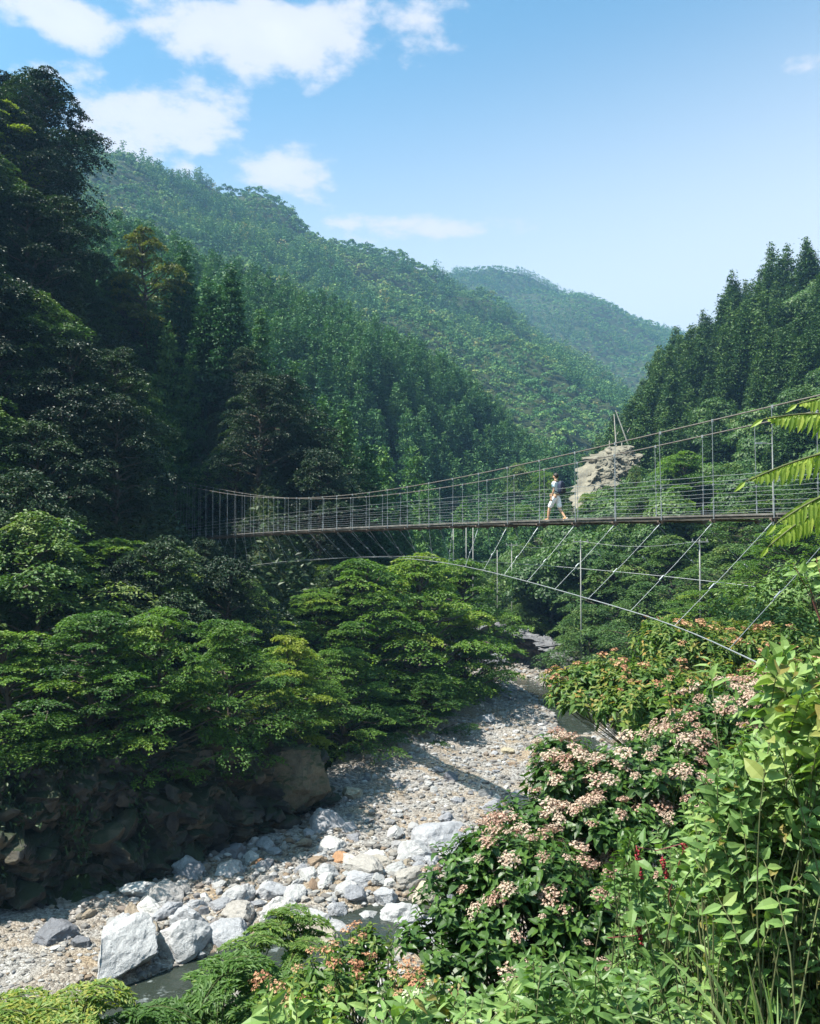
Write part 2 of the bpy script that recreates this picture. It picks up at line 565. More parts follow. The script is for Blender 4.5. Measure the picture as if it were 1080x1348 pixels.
RE = crest([(1700, 150, 150), (1300, 300, 172), (1180, 346, 185), (1080, 394, 200), (1010, 422, 210), (965, 440, 215), (920, 470, 220), (880, 508, 226), (830, 558, 228), (800, 640, 222)])


def height(x, y):
    x = np.asarray(x, float)
    y = np.asarray(y, float)
    L = np.interp(y, LEDGE[:, 1], LEDGE[:, 0])
    R = np.interp(y, REDGE[:, 1], REDGE[:, 0])
    dl, dr = pdist(x, y, LEDGE), pdist(x, y, REDGE)
    left = x < L
    right = x > R
    ck = 1 - sstep(47, 54, y)
    zl = -14 + ck * (4.6 * sstep(0.8, 3.0, dl) + np.minimum(.3 * np.maximum(dl - 2.5, 0), 9 + .05 * dl)) + (1 - ck) * np.minimum(.42 * np.maximum(dl - 1.0, 0), 13 + .05 * dl)
    zr0 = -14 + .6 * dr
    zr1 = -1.75 + .02 * (dr - 20)
    zr = -np.log(np.exp(-zr0 / .5) + np.exp(-np.minimum(zr1, 60) / .5)) * .5
    z = np.where(left, zl, np.where(right, zr, -14.0))
    z = z + 27 * sstep(135, 265, y)
    n = fbm(x / 9, y / 9, oct=4, s=3)
    bank = z + np.where(left | right, n * .35 * np.minimum(1, np.minimum(dl, dr) / 5), 0)
    far = sstep(90, 300, y)
    h = bank
    big = fbm(x / 70, y / 70, oct=4, s=11)
    for pts, sl, amp in ((RA, 1.25, 1.2), (RB, .58, 1.5), (RC, .69, 15), (RC2, .72, 9), (RC3, .6, 8), (RC4, .65, 8), (RC5, .66, 9), (RD, .62, 12), (RD2, .7, 10), (RE, .80, 3)):
        rg = ridge(x, y, pts, sl)
        rg = rg + (big - .45) * amp * sstep(0, 40, np.max([p[2] for p in pts]) - rg + 8)
        h = np.maximum(h, rg)
    # keep the stream bed open
    bed = (~left) & (~right) & (y < 420)
    h = np.where(bed, -14.0 + 27 * sstep(135, 265, y), h)
    # the hillsides may not swallow the river banks
    dd = np.where(left, dl, dr)
    near = (left | right) & (y < 480)
    h = np.where(near, np.minimum(h, bank + 1.0 * np.maximum(dd - 5, 0) + 200 * sstep(260, 480, y)), h)
    # a cutting where the footbridge lands on the left bank
    bx0, by0, bx1, by1 = 10.0, 22.6, -25.5, 88.0
    tb = np.clip(((x - bx0) * (bx1 - bx0) + (y - by0) * (by1 - by0)) / ((bx1 - bx0) ** 2 + (by1 - by0) ** 2), 0, 1)
    db = np.hypot(x - bx0 - tb * (bx1 - bx0), y - by0 - tb * (by1 - by0))
    h = np.where(left, np.minimum(h, -2.2 + 1.5 * np.maximum(db - 2.2, 0) + .8 * np.maximum(db - 5, 0) ** 2 + 6 * sstep(90, 100, y)), h)
    h = np.where(right & (y < 105), np.minimum(h, bank + 60 * sstep(12, 45, dr)), h)
    return h


def hz(x, y):
    return float(height(np.array([x]), np.array([y]))[0])


def axis(n, a, b, p=4):
    u = np.linspace(0, 1, n)
    return a * u + b * u ** p


def grid_obj(name, X, Y, Z, mat, keep=None, smooth=True):
    ny, nx = X.shape
    V = np.stack([X.ravel(), Y.ravel(), Z.ravel()], 1)
    i = np.arange(ny - 1)[:, None] * nx + np.arange(nx - 1)[None, :]
    Q = np.stack([i, i + 1, i + nx + 1, i + nx], -1).reshape(-1, 4)
    if keep is not None:
        k = keep.ravel()
        Q = Q[k[Q].all(1)]
    return link(name, raw_mesh(name, V, np.zeros((0, 3), np.int64), Q, np.full(len(V), .5), mat, smooth))


xa = axis(300, 150, 2600)
xs = np.concatenate([-xa[:0:-1], xa])
ys = np.concatenate([-axis(60, 30, 250, 3)[:0:-1], axis(460, 330, 2900)])
GX, GY = np.meshgrid(xs, ys)
GZ = height(GX, GY)
Lg = np.interp(GY, LEDGE[:, 1], LEDGE[:, 0])
Rg = np.interp(GY, REDGE[:, 1], REDGE[:, 0])
inbed = (GX > Lg) & (GX < Rg) & (GY < 420)
GZ = np.where(inbed & (GY < 134), -14.35, GZ)
structure(grid_obj('ground', GX, GY, GZ, M['ground']))

# riverbed sheet with a carved stream channel
CH = np.array([(-16, 20), (-9.5, 27.0), (-7.0, 29.0), (-4.2, 31.5), (-1.2, 33.4), (3.5, 36.3), (8.0, 41.5), (10.5, 50), (12.2, 62), (13.6, 74), (13.2, 84), (10.5, 93), (6, 101), (2, 112), (3, 135)], float)
CW = np.interp(np.arange(len(CH)), [0, 4, 6, 9, 12, 14], [1.2, 1.3, 1.5, 1.5, 2.2, 2.2])


def bed_z(x, y):
    z = -14 + .16 * fbm(x / 2.2, y / 2.2, oct=4, s=31) + .25 * fbm(x / 9, y / 9, oct=2, s=37)
    dc = pdist(x, y, CH)
    z = z - .62 * (1 - sstep(.6, 2.1 + .9 * sstep(70, 84, y) + .8 * np.exp(-((x + 1.5) / 2.5) ** 2 - ((y - 33.2) / 2.5) ** 2), dc))
    dl = pdist(x, y, LEDGE)
    z = z + .8 * (1 - sstep(0, 5, dl)) * sstep(46, 60, y)
    return z


bx, by = np.meshgrid(np.arange(-30, 20.01, .2), np.arange(16, 135, .25))
bz = bed_z(bx, by)
Lb = np.interp(by, LEDGE[:, 1], LEDGE[:, 0])
Rb = np.interp(by, REDGE[:, 1], REDGE[:, 0])
structure(grid_obj('riverbed', bx, by, bz, M['bed'], (bx > Lb - 1.6) & (bx < Rb + 1.2)))
# the water, a sheet along the channel
mb = MB()
seg = []
for (a, b) in zip(CH[:-1], CH[1:]):
    for t in np.linspace(0, 1, 8, endpoint=False):
        seg.append(a + (b - a) * t)
seg = np.array(seg)
tg = nrm(np.gradient(seg, axis=0))
nn = np.stack([-tg[:, 1], tg[:, 0]], 1)
offs = np.linspace(-3.3, 3.3, 7)
V = np.concatenate([np.stack([seg[:, 0] + nn[:, 0] * o, seg[:, 1] + nn[:, 1] * o, np.full(len(seg), -14.27)], 1)[:, None] for o in offs], 1)
ii = np.arange(len(seg) - 1)[:, None] * 7 + np.arange(6)[None]
mb.add(V.reshape(-1, 3), None, np.stack([ii, ii + 1, ii + 8, ii + 7], -1).reshape(-1, 4))
structure(mb.obj('stream_water', M['water'], smooth=True))


# ------------------------------------------------------------------ rock masses
def ico(sub):
    import bmesh
    bm = bmesh.new()
    bmesh.ops.create_icosphere(bm, subdivisions=sub, radius=1.0)
    V = np.array([v.co[:] for v in bm.verts])
    T = np.array([[v.index for v in f.verts] for f in bm.faces])
    bm.free()
    return V, T


def cut_rock(seed, sub, ncut, keep, hi=.88, rough=.1):
    r = np.random.default_rng(seed)
    V, T = ico(sub)
    V = V * (1 + .14 * fbm(V[:, 0] * 1.3, V[:, 1] * 1.3, V[:, 2] * 1.3, oct=3, s=seed))[:, None]
    for k in range(ncut):
        n = nrm(r.normal(size=3))
        V = V - np.maximum(V @ n - r.uniform(keep, hi), 0)[:, None] * n * .97
    V = V * (1 + rough * .22 * fbm(V[:, 0] * 5, V[:, 1] * 5, V[:, 2] * 5, oct=3, s=seed + 3))[:, None]
    return V, T


BLK = [cut_rock(900 + k, 3, 11, .4, .7)[0] for k in range(7)]
BLKT = ico(3)[1]


def rock_face(name, path, hgt, out, mat, label, cat, nz=70, step=.13, seed=0, lean=.25, noise=1.0, dens=4.2, bs=.8):
    """a craggy rock face standing along a plan path (x, y, zbase)"""
    path = np.asarray(path, float)
    dd = np.concatenate([[0], np.cumsum(np.linalg.norm(np.diff(path[:, :2], axis=0), axis=1))])
    n = int(dd[-1] / step) + 2
    s = np.linspace(0, dd[-1], n)
    px_, py_, pz_ = (np.interp(s, dd, path[:, k]) for k in range(3))
    hh = np.interp(s, dd, hgt)
    oo = np.interp(s, dd, out)
    tx, ty = np.gradient(px_), np.gradient(py_)
    l = np.hypot(tx, ty)
    nx_, ny_ = ty / l, -tx / l
    t = np.linspace(0, 1.25, nz)
    S, T = np.meshgrid(s, t)
    zz = pz_ + (-.5 + np.minimum(T, 1) * (hh + .5)) + 0 * S
    back = -(T * hh * lean) - np.maximum(T - 1, 0) * 9
    bulge = oo * np.sin(np.clip(T, 0, 1) * PI * .9)
    r = np.abs(fbm(S / 3.2 + T * 1.2, T * hh / 2.2, oct=5, s=seed)) * -1.5 + .7 * fbm(S / 1.1 - T, T * hh / .9, oct=4, s=seed + 5)
    r = r + .22 * fbm(S / .45, T * hh / .35, oct=4, s=seed + 33) - .55 * np.abs(vnoise(S / 1.3 + T * hh / 1.1, T * hh / 2.6 - S / 3, s=seed + 40)) 
    d = back + bulge + r * noise * .8 + .55 * np.mod(S * .42 + T * hh * .55 + .8 * fbm(S / 2.6, T * hh / 2, oct=2, s=seed + 9), 1.0) + .3 * np.mod(S * .9 - T * hh * .8 + .6 * fbm(S / 1.4, T * hh / 1.2, oct=2, s=seed + 19), 1.0) - .45
    X = px_ + nx_ * d
    Y = py_ + ny_ * d
    Z = zz + .25 * fbm(S / 1.2, T * hh, oct=3, s=seed + 21) * (T > .1)
    mb = MB()
    ny, nx = X.shape
    i = np.arange(ny - 1)[:, None] * nx + np.arange(nx - 1)[None, :]
    mb.add(np.stack([X.ravel(), Y.ravel(), Z.ravel()], 1), None, np.stack([i, i + 1, i + nx + 1, i + nx], -1).reshape(-1, 4))
    # angular blocks standing proud of the face, lying along the bedding
    r_ = np.random.default_rng(seed)
    area = dd[-1] * np.mean(hh)
    for k in range(int(area * dens)):
        q = int(r_.integers(2, nx - 2))
        w = int(r_.integers(0, int(ny * .9)))
        sz = bs * (.14 + .86 * r_.uniform() ** 3.2)
        yaw = math.atan2(ty[q], tx[q]) + r_.normal(0, .45)
        dip = r_.normal(-.55, .35)
        Vb = BLK[int(r_.integers(0, len(BLK)))] * np.array([1.25, .8, .75]) * sz * r_.uniform(.6, 1.35, 3)
        cd, sd_ = math.cos(dip), math.sin(dip)
        Vb = np.stack([Vb[:, 0] * cd + Vb[:, 2] * sd_, Vb[:, 1], -Vb[:, 0] * sd_ + Vb[:, 2] * cd], 1)
        c_, s_ = math.cos(yaw), math.sin(yaw)
        Vb = np.stack([Vb[:, 0] * c_ - Vb[:, 1] * s_, Vb[:, 0] * s_ + Vb[:, 1] * c_, Vb[:, 2]], 1)
        mb.add(Vb + np.array([X[w, q] - nx_[q] * .25 * sz, Y[w, q] - ny_[q] * .25 * sz, Z[w, q]]), BLKT)
    o = mb.obj(name, mat)
    tag(o, label, cat)
    return o


cl = [(x, y, -14.1) for x, y in [(-34, 13), (-26, 22), (-20, 28), (-15.2, 33), (-10.5, 36.6), (-7.4, 41), (-5.0, 45.5), (-4.6, 48), (-6.5, 51)]]
rock_face('rock_cliff', cl, [4.5, 4.6, 5, 5.2, 5.4, 5, 4.2, 3.0, 2.0], [.3, .3, .4, .5, .4, .6, 1.0, .9, .3], M['cliff'],
          'dark craggy rock cliff under overhanging trees beside the stony riverbed', 'cliff', seed=41)
p0 = [(9, 108, -14.2), (12, 104, -14.2), (14.5, 101, -14.2), (17.5, 95, -14.2), (18.5, 86, -14.0)]
rock_face('rock_bank', p0[::-1], [1.5, 3.2, 4.6, 4.6, 3.8], [.2, .5, .6, .6, .2], M['grey_cliff'],
          'grey fissured rock bank at the river bend beyond the gravel', 'rock bank', seed=61)
q0, q1, q2, q3 = P(765, 675, 128), P(790, 648, 132), P(822, 612, 138), P(852, 585, 146)
rock_face('rock_outcrop', [tuple(q0 - np.array([0, 0, 3.0])), tuple(q1 - np.array([0, 0, 2.4])), tuple(q2 - np.array([0, 0, 2.6])), tuple(q3 - np.array([0, 0, 2.5]))],
          [.5, 1.5, 3.9, 2.6], [.2, .3, .6, .2], M['outcrop'], 'pale bare rock outcrop at the foot of the right-hand wooded hill', 'rock outcrop', seed=71, lean=.95)
a = P(722, 722, 128)
rock_face('rock_outcrop', [(a[0] - 3, a[1] + 3, a[2] - 4), (a[0], a[1], a[2] - 3), (a[0] + 3, a[1] + 1, a[2] - 3), (a[0] + 5, a[1] + 5, a[2] - 3)],
          [2, 4.5, 4, 1], [.3, .6, .6, .2], M['outcrop'], 'small brown rock outcrop among trees just below the bridge deck', 'rock outcrop', seed=81, lean=.5)


# ------------------------------------------------------------------ boulders
def rock_mesh(seed, sub, shape, ncut=14, name='boulder', mat=None, rough=.3, keep=.48):
    V, T = cut_rock(seed, sub, ncut, keep, .8, rough)
    return raw_mesh(name, V * np.array(shape), T, np.zeros((0, 4), np.int64), np.full(len(V), np.random.default_rng(seed).uniform(0, 1)), mat, False)


RT = [rock_mesh(100 + k, 4, (1.1, RNG.uniform(.75, 1.05), RNG.uniform(.6, .85)), 9 if k % 3 else 14, mat=M['boulder'], keep=.6 if k % 3 else .48) for k in range(9)]
taken = []


def place_rock(me, loc, size, rz, label, mat=None, group=None, tilt=(0, 0), scale=None):
    o = link('boulder', me)
    o.location = loc
    o.rotation_euler = (tilt[0], tilt[1], rz)
    o.scale = scale if scale is not None else (size, size, size)
    tag(o, label, 'boulder', group)
    if mat:
        o.material_slots[0].link = 'OBJECT'
        o.material_slots[0].material = mat
    taken.append((loc[0], loc[1], size))
    return o


def bed_at(px, py, up=0.0):
    """where the photo pixel meets the stream bed"""
    a = P(px, py, 1.0)
    Y = -14.0 / a[2]
    p = P(px, py, Y)
    p[2] = float(bed_z(np.array([p[0]]), np.array([p[1]]))[0]) + up
    return p


# the named boulders
slab = rock_mesh(501, 5, (1.0, 1.5, .7), 12, mat=M['pale_boulder'], keep=.45)
place_rock(slab, bed_at(157, 1275, .35), 1.18, .42 * -1 + .25, 'large white smooth slab of rock in the lower left beside dark water', M['pale_boulder'], tilt=(.42, .06))
big = [
    (246, 1150, .85, M['grey_boulder'], 'angular grey boulder leaning at the foot of the dark cliff', 0),
    (68, 1238, .75, M['dark_boulder'], 'dark slate boulder lying alone on fine gravel at far left', 1),
    (104, 1246, .5, M['dark_boulder'], 'low dark blue stone touching the slate boulder on gravel', 6),
    (240, 1246, 1.0, M['pale_boulder'], 'pale veined boulder right of the large white slab', 2),
    (246, 1218, .95, M['grey_boulder'], 'rounded bluish grey boulder behind the pale veined one', 3),
    (302, 1226, .8, M['grey_boulder'], 'blue grey boulder at the edge of the ferny foliage', 4),
    (300, 1150, .8, M['pale_boulder'], 'white angular boulder next to the leaning grey one', 5),
    (358, 1178, 1.0, M['grey_boulder'], 'wide bluish boulder in the middle of the stone bed', 6),
    (312, 1184, .75, M['pale_boulder'], 'cream rounded boulder left of the wide bluish one', 7),
    (584, 1112, 1.45, M['grey_boulder'], 'broad grey slab of rock beside the pink flowering shrub', 8),
    (545, 1130, 1.1, M['pale_boulder'], 'low pale boulder left of the broad grey slab', 0),
    (464, 1052, .75, M['tan_boulder'], 'tan rounded boulder at the edge of the brown gravel', 1),
    (428, 1093, 1.0, M['grey_boulder'], 'long flat grey boulder under the cliff corner', 2),
    (594, 1029, .75, M['dark_boulder'], 'small dark boulder standing on the brown gravel bar', 3),
    (453, 1131, .5, M['rust_boulder'], 'orange brown stone amid the grey boulders', 4),
    (340, 1139, .45, M['rust_boulder'], 'rust coloured stone near the foot of the cliff', 5),
    (505, 1178, .75, M['grey_boulder'], 'slate grey boulder among pale stones by the stream', 6),
    (530, 1195, 1.0, M['pale_boulder'], 'chalky white boulder at the edge of the dark pool', 7),
    (447, 1210, .6, M['pale_boulder'], 'white stone half in the dark stream pool', 8),
    (412, 1206, .65, M['pale_boulder'], 'cream stone on the near side of the rocky bar', 1),
    (560, 1172, .7, M['tan_boulder'], 'pale yellow boulder beside the flowering shrub leaves', 2),
    (352, 1118, .6, M['grey_boulder'], 'grey boulder lying against the cliff base below moss', 3),
    (640, 955, .7, M['grey_boulder'], 'grey stone alone on the upper gravel bar', 4),
    (668, 990, .6, M['tan_boulder'], 'tan stone on the upper gravel bar near the shrub', 5),
    (655, 878, 1.6, M['dark_boulder'], 'dark block of rock by the distant water at the bend', 2),
]
for k, (px, py, s, m, lab, v) in enumerate(big):
    place_rock(RT[v], bed_at(px, py, s * (.22 if 'pool' in lab or 'stream' in lab else .10)), s, 1.3 * k, lab, m, tilt=(.15 + .25 * math.sin(k * 3.1), .25 * math.cos(k * 2.3)))
M['brown_rock'] = rock_mat('brown_mossy_rock', [(.3, (.06, .05, .035)), (.55, (.14, .115, .075)), (.8, (.22, .18, .11))], objrand=False, scale=.7, vein=.4, bump=1.0, moss=(.035, .045, .014), coord='world')
corner = rock_mesh(520, 5, (1.25, 1.0, .75), 14, mat=M['brown_rock'], keep=.45)
o = link('rock', corner)
q_ = bed_at(385, 1092)
o.location = (q_[0] - .3, q_[1] + 1.6, -12.2)
o.scale = (2.3, 2.3, 2.4)
o.rotation_euler = (.15, .25, .4)
tag(o, 'big brown mossy rock at the right end of the dark cliff', 'rock')
taken.append((q_[0] - .3, q_[1] + 1.6, 2.3))
# the strewn boulders
cnt = 0
tries = 0
while cnt < 272 and tries < 12000:
    tries += 1
    if tries % 5 < 3:
        px, py = RNG.uniform(30, 660), RNG.normal(1165, 36)
        s = RNG.choice([.28, .36, .46, .58, .7, .9], p=[.18, .24, .22, .18, .12, .06])
        if px < 190 and RNG.uniform() < .75:
            continue
    elif tries % 5 == 3:
        px, py = RNG.uniform(430, 740), RNG.uniform(930, 1110)
        s = RNG.choice([.18, .24, .3, .42], p=[.35, .35, .2, .1])
    else:
        px, py = RNG.uniform(560, 960), RNG.uniform(1060, 1260)
        s = RNG.choice([.25, .35, .5, .7])
    p = bed_at(px, py)
    x, y = p[0], p[1]
    Lx, Rx = np.interp(y, LEDGE[:, 1], LEDGE[:, 0]), np.interp(y, REDGE[:, 1], REDGE[:, 0])
    if not (Lx + .5 < x < Rx - .3) or y > 95:
        continue
    if any((x - a) ** 2 + (y - b) ** 2 < (.52 * (s + c)) ** 2 for a, b, c in taken):
        continue
    dcs = float(pdist(np.array([x]), np.array([y]), CH)[0])
    if dcs < 1.0 and RNG.uniform() < .6:
        continue
    place_rock(RT[RNG.integers(0, 9)], (x, y, p[2] + s * .12), s, RNG.uniform(0, 6.28), 'water-worn boulder strewn with others like it over the riverbed', None,
               'water-worn boulders strewn over the riverbed', tilt=(RNG.uniform(-.4, .4), RNG.uniform(-.4, .4)), scale=(s * RNG.uniform(.8, 1.25), s * RNG.uniform(.75, 1.1), s * RNG.uniform(.7, 1.1)))
    cnt += 1
# gravel: one mass
gv, gt = ico(1)
mb = MB()
N = 34000
py = RNG.uniform(0, 1, N)
yy = 25 + 85 * py ** 1.7
xx = RNG.uniform(-18, 19, N)
Lx, Rx = np.interp(yy, LEDGE[:, 1], LEDGE[:, 0]), np.interp(yy, REDGE[:, 1], REDGE[:, 0])
ok = (xx > Lx - .3) & (xx < Rx + .3) & (pdist(xx, yy, CH) > .5)
xx, yy = xx[ok], yy[ok]
n = len(xx)
sz = .045 + .17 * RNG.uniform(0, 1, n) ** 3
sz = sz * (1 + .5 * sstep(45, 90, yy))
fine = sstep(-7, -12, xx) * (1 - sstep(33, 37, yy))
sz = sz * (1 - .45 * fine)
bar = np.exp(-((yy - 37.5) / 5.5) ** 2) * (xx > -13)
sz = np.where(RNG.uniform(0, 1, n) < .28 * bar, RNG.uniform(.10, .24, n), sz)
zz = bed_z(xx, yy)
A = RNG.uniform(0, 6.28, n)
sh = np.stack([RNG.uniform(.8, 1.4, n), RNG.uniform(.7, 1.1, n), RNG.uniform(.45, .8, n)], 1) * sz[:, None]
jit = 1 + RNG.uniform(-.22, .22, (n, len(gv), 1))
Vv = gv[None] * jit * sh[:, None, :]
ca, sa = np.cos(A)[:, None], np.sin(A)[:, None]
Vv = np.stack([Vv[..., 0] * ca - Vv[..., 1] * sa, Vv[..., 0] * sa + Vv[..., 1] * ca, Vv[..., 2]], -1)
Vv = Vv + np.stack([xx, yy, zz + sz * .2], 1)[:, None]
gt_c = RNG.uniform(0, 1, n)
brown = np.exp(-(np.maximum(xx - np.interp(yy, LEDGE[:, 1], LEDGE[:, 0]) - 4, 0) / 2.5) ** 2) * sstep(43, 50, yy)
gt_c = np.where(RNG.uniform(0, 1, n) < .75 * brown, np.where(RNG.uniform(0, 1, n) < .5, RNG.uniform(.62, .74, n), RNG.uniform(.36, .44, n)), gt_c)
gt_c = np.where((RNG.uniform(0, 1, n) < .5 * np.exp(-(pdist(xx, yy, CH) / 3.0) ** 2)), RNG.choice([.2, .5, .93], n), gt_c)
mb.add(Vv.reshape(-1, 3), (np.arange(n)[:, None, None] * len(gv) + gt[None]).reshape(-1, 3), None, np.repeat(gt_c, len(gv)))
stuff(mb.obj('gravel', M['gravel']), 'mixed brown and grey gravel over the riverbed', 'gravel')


# ------------------------------------------------------------------ trees
def broadleaf(seed, H, R, npads, nleaf, leaf, flat=.35, base=.25, lean=.0, droop=.25, topw=.55, pads=(.26, .46), reach=1.0):
    """tapered trunk with limbs, crown of layered leaf pads; returns (trunk MB, crown MB)"""
    r = np.random.default_rng(seed)
    tr, cr = MB(), MB()
    bend = r.normal(0, .06 * H, 2) + np.array([lean * H, 0])
    t = np.linspace(0, 1, 9)
    tp = np.stack([bend[0] * t ** 2, bend[1] * t ** 2, -1.0 + (H * .82 + 1.0) * t], 1)
    tp[1:-1, :2] += r.normal(0, .012 * H, (7, 2))
    tube(tr, tp, .024 * H * (1 - .85 * t) + .015, 7)
    for k in range(npads):
        h = base + (1 - base) * ((k + r.uniform(0, 1)) / npads)
        prof = np.sin(np.clip((h - base) / (1 - base), 0, 1) ** topw * PI * .86 + .3)
        rad = R * max(prof, .12) * np.sqrt(r.uniform(.12, 1)) * (reach if r.uniform() < .3 else 1)
        ang = k * 2.39996 + r.normal(0, .4)
        pr = R * r.uniform(*pads) * (1 - .35 * h)
        tt = np.clip((h * H * .9) / (H * .82 + 1), 0, 1)
        ax = np.array([np.interp(tt, t, tp[:, 0]), np.interp(tt, t, tp[:, 1])])
        c = np.array([ax[0] + rad * math.cos(ang), ax[1] + rad * math.sin(ang), h * H - pr * flat * .6])
        # limb
        t0 = np.clip((c[2] - .35 * rad + 1) / (H * .82 + 1), .12, .93)
        s0 = np.array([np.interp(t0, t, tp[:, j]) for j in range(3)])
        q = np.linspace(0, 1, 5)[:, None]
        lp = s0 + (c - s0) * q
        lp[:, 2] += np.sin(q[:, 0] * PI) * .1 * rad
        lp[1:-1] += r.normal(0, .05 * rad + .01, (3, 3))
        tube(tr, lp, (.008 * H) * (1 - .8 * q[:, 0]) + .008, 5, cap=False)
        # leaves
        m = max(8, int(nleaf / npads * r.uniform(.7, 1.3)))
        ph = r.uniform(0, 2 * PI, m)
        # gather leaves into sprays radiating from the limb end
        nsp = r.integers(6, 10)
        ph = (np.round(ph / (2 * PI) * nsp) + r.normal(0, .22, m)) / nsp * 2 * PI
        rho = pr * np.sqrt(r.uniform(.02, 1, m)) * (1 + .25 * np.sin(ph * nsp * .5 + k))
        zz = pr * flat * (1 - (rho / pr) ** 2 * (1 + droop)) * r.uniform(.25, 1, m) + r.normal(0, .04 * pr, m)
        pos = np.stack([c[0] + rho * np.cos(ph), c[1] + rho * np.sin(ph), c[2] + zz], 1)
        dirv = np.stack([np.cos(ph) + r.normal(0, .6, m), np.sin(ph) + r.normal(0, .6, m), r.normal(-.25, .3, m)], 1)
        up = np.stack([r.normal(0, .45, m) + .3 * np.cos(ph), r.normal(0, .45, m) + .3 * np.sin(ph), np.ones(m)], 1)
        pt = r.normal(0, .13)
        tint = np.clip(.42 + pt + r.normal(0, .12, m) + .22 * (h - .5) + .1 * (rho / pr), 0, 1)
        L = leaf * r.uniform(.7, 1.3, m)
        diamonds(cr, pos, dirv, up, L, L * r.uniform(.45, .65, m), tint)
    return tr, cr


def conifer(seed, H, R, ntuft, per, leaf, shape=.85, base=.12, tris_up=.35, gap=.0):
    """spire crown made of drooping needle tufts on whorls"""
    r = np.random.default_rng(seed)
    cr = MB()
    h = base + (1 - base) * (1 - np.sqrt(r.uniform(0, 1, ntuft)) * .999)
    h = np.concatenate([h, np.linspace(.9, 1.0, 6)])
    ntuft = len(h)
    lev = np.round(h * 16) / 16
    h = h * .55 + lev * .45
    rr = R * ((1 - h) / (1 - base)) ** shape * r.uniform(.55, 1.08, ntuft) + .05
    a = r.uniform(0, 2 * PI, ntuft)
    rr *= 1 + .18 * np.sin(3 * a + h * 9 + seed)
    c = np.stack([rr * np.cos(a), rr * np.sin(a), h * H - .12 * rr], 1)
    out = np.stack([np.cos(a), np.sin(a), np.zeros(ntuft)], 1)
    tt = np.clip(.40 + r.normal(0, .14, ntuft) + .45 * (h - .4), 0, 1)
    C = np.repeat(c, per, 0)
    O = np.repeat(out, per, 0)
    m = len(C)
    sp = (leaf * .75)
    pos = C + r.normal(0, 1, (m, 3)) * np.array([sp, sp, sp * .55]) - O * sp * .4
    d = O * 1.0 + r.normal(0, .55, (m, 3)) + np.array([0, 0, tris_up - .25])
    up = np.array([0, 0, 1.0]) + r.normal(0, .5, (m, 3)) + O * .5
    L = leaf * r.uniform(.7, 1.35, m)
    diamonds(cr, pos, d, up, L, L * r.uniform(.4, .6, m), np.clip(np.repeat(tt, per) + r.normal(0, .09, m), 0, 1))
    # dark inner trunk
    tube(cr, [(0, 0, -1.5), (0, 0, H * .5), (0, 0, H * .93)], [.014 * H, .009 * H, .02], 5, tint=0.0)
    return cr


def lobed(seed, H, R, nl, n, leaf):
    """small far broadleaf: lobes of leaf faces"""
    r = np.random.default_rng(seed)
    cr = MB()
    for k in range(nl):
        a = r.uniform(0, 2 * PI)
        q = r.uniform(.1, .75)
        c = np.array([R * q * math.cos(a), R * q * math.sin(a), H * (.52 + .38 * (1 - q ** 2)) * r.uniform(.8, 1.05)])
        lr = R * r.uniform(.3, .5)
        m = n // nl
        u = nrm(r.normal(size=(m, 3)))
        u[:, 2] = np.where(u[:, 2] < -.25, -u[:, 2], u[:, 2])
        pos = c + u * lr * np.array([1, 1, .75]) * r.uniform(.75, 1.05, (m, 1))
        d = nrm(np.cross(u, r.normal(size=(m, 3))))
        diamonds(cr, pos - d * leaf * .5, d, u + r.normal(0, .35, (m, 3)), leaf * r.uniform(.7, 1.3, m), leaf * .8, np.clip(.45 + r.normal(0, .12) + r.normal(0, .08, m), 0, 1))
    return cr


def visible(x, y, z, hgt, margin=90, occ=True, slack=6.0):
    """inside the (widened) frame and not behind a hillside"""
    px, py, dep = project(np.stack([x, y, z + hgt], 1))
    _, pyb, _ = project(np.stack([x, y, z], 1))
    k = (px > -margin) & (px < 1080 + margin) & (py < 1348 + margin) & (pyb > -margin) & (y > 2)
    if occ:
        idx = np.where(k)[0]
        bl = np.zeros(len(idx), bool)
        for t in np.linspace(.12, .97, 46):
            hx, hy, hh = x[idx] * t, y[idx] * t, (z[idx] + hgt[idx] if np.ndim(hgt) else z[idx] + hgt) * t
            bl |= height(hx, hy) > hh + slack
        k[idx[bl]] = False
    return k


def jgrid(x0, x1, y0, y1, sp, r):
    gx, gy = np.meshgrid(np.arange(x0, x1, sp), np.arange(y0, y1, sp))
    gx = gx + (np.arange(gx.shape[0]) % 2)[:, None] * sp * .5
    x = gx.ravel() + r.uniform(-.55, .55, gx.size) * sp
    y = gy.ravel() + r.uniform(-.55, .55, gx.size) * sp
    return x, y


def merge(templates, x, y, z, sx, sz, rot, which, tint_shift):
    """many far trees as one mass"""
    mb = MB()
    for k, tpl in enumerate(templates):
        V, T, Q, A = tpl
        i = np.where(which == k)[0]
        if not len(i):
            continue
        c, s = np.cos(rot[i])[:, None], np.sin(rot[i])[:, None]
        X = (V[None, :, 0] * c - V[None, :, 1] * s) * sx[i][:, None] + x[i][:, None]
        Yv = (V[None, :, 0] * s + V[None, :, 1] * c) * sx[i][:, None] + y[i][:, None]
        Z = V[None, :, 2] * sz[i][:, None] + z[i][:, None]
        tt = np.clip(A[None] + tint_shift[i][:, None], 0, 1)
        off = np.arange(len(i))[:, None, None] * len(V)
        mb.add(np.stack([X, Yv, Z], -1).reshape(-1, 3), (T[None] + off).reshape(-1, 3), (Q[None] + off).reshape(-1, 4) if len(Q) else None, tt.ravel())
    return mb


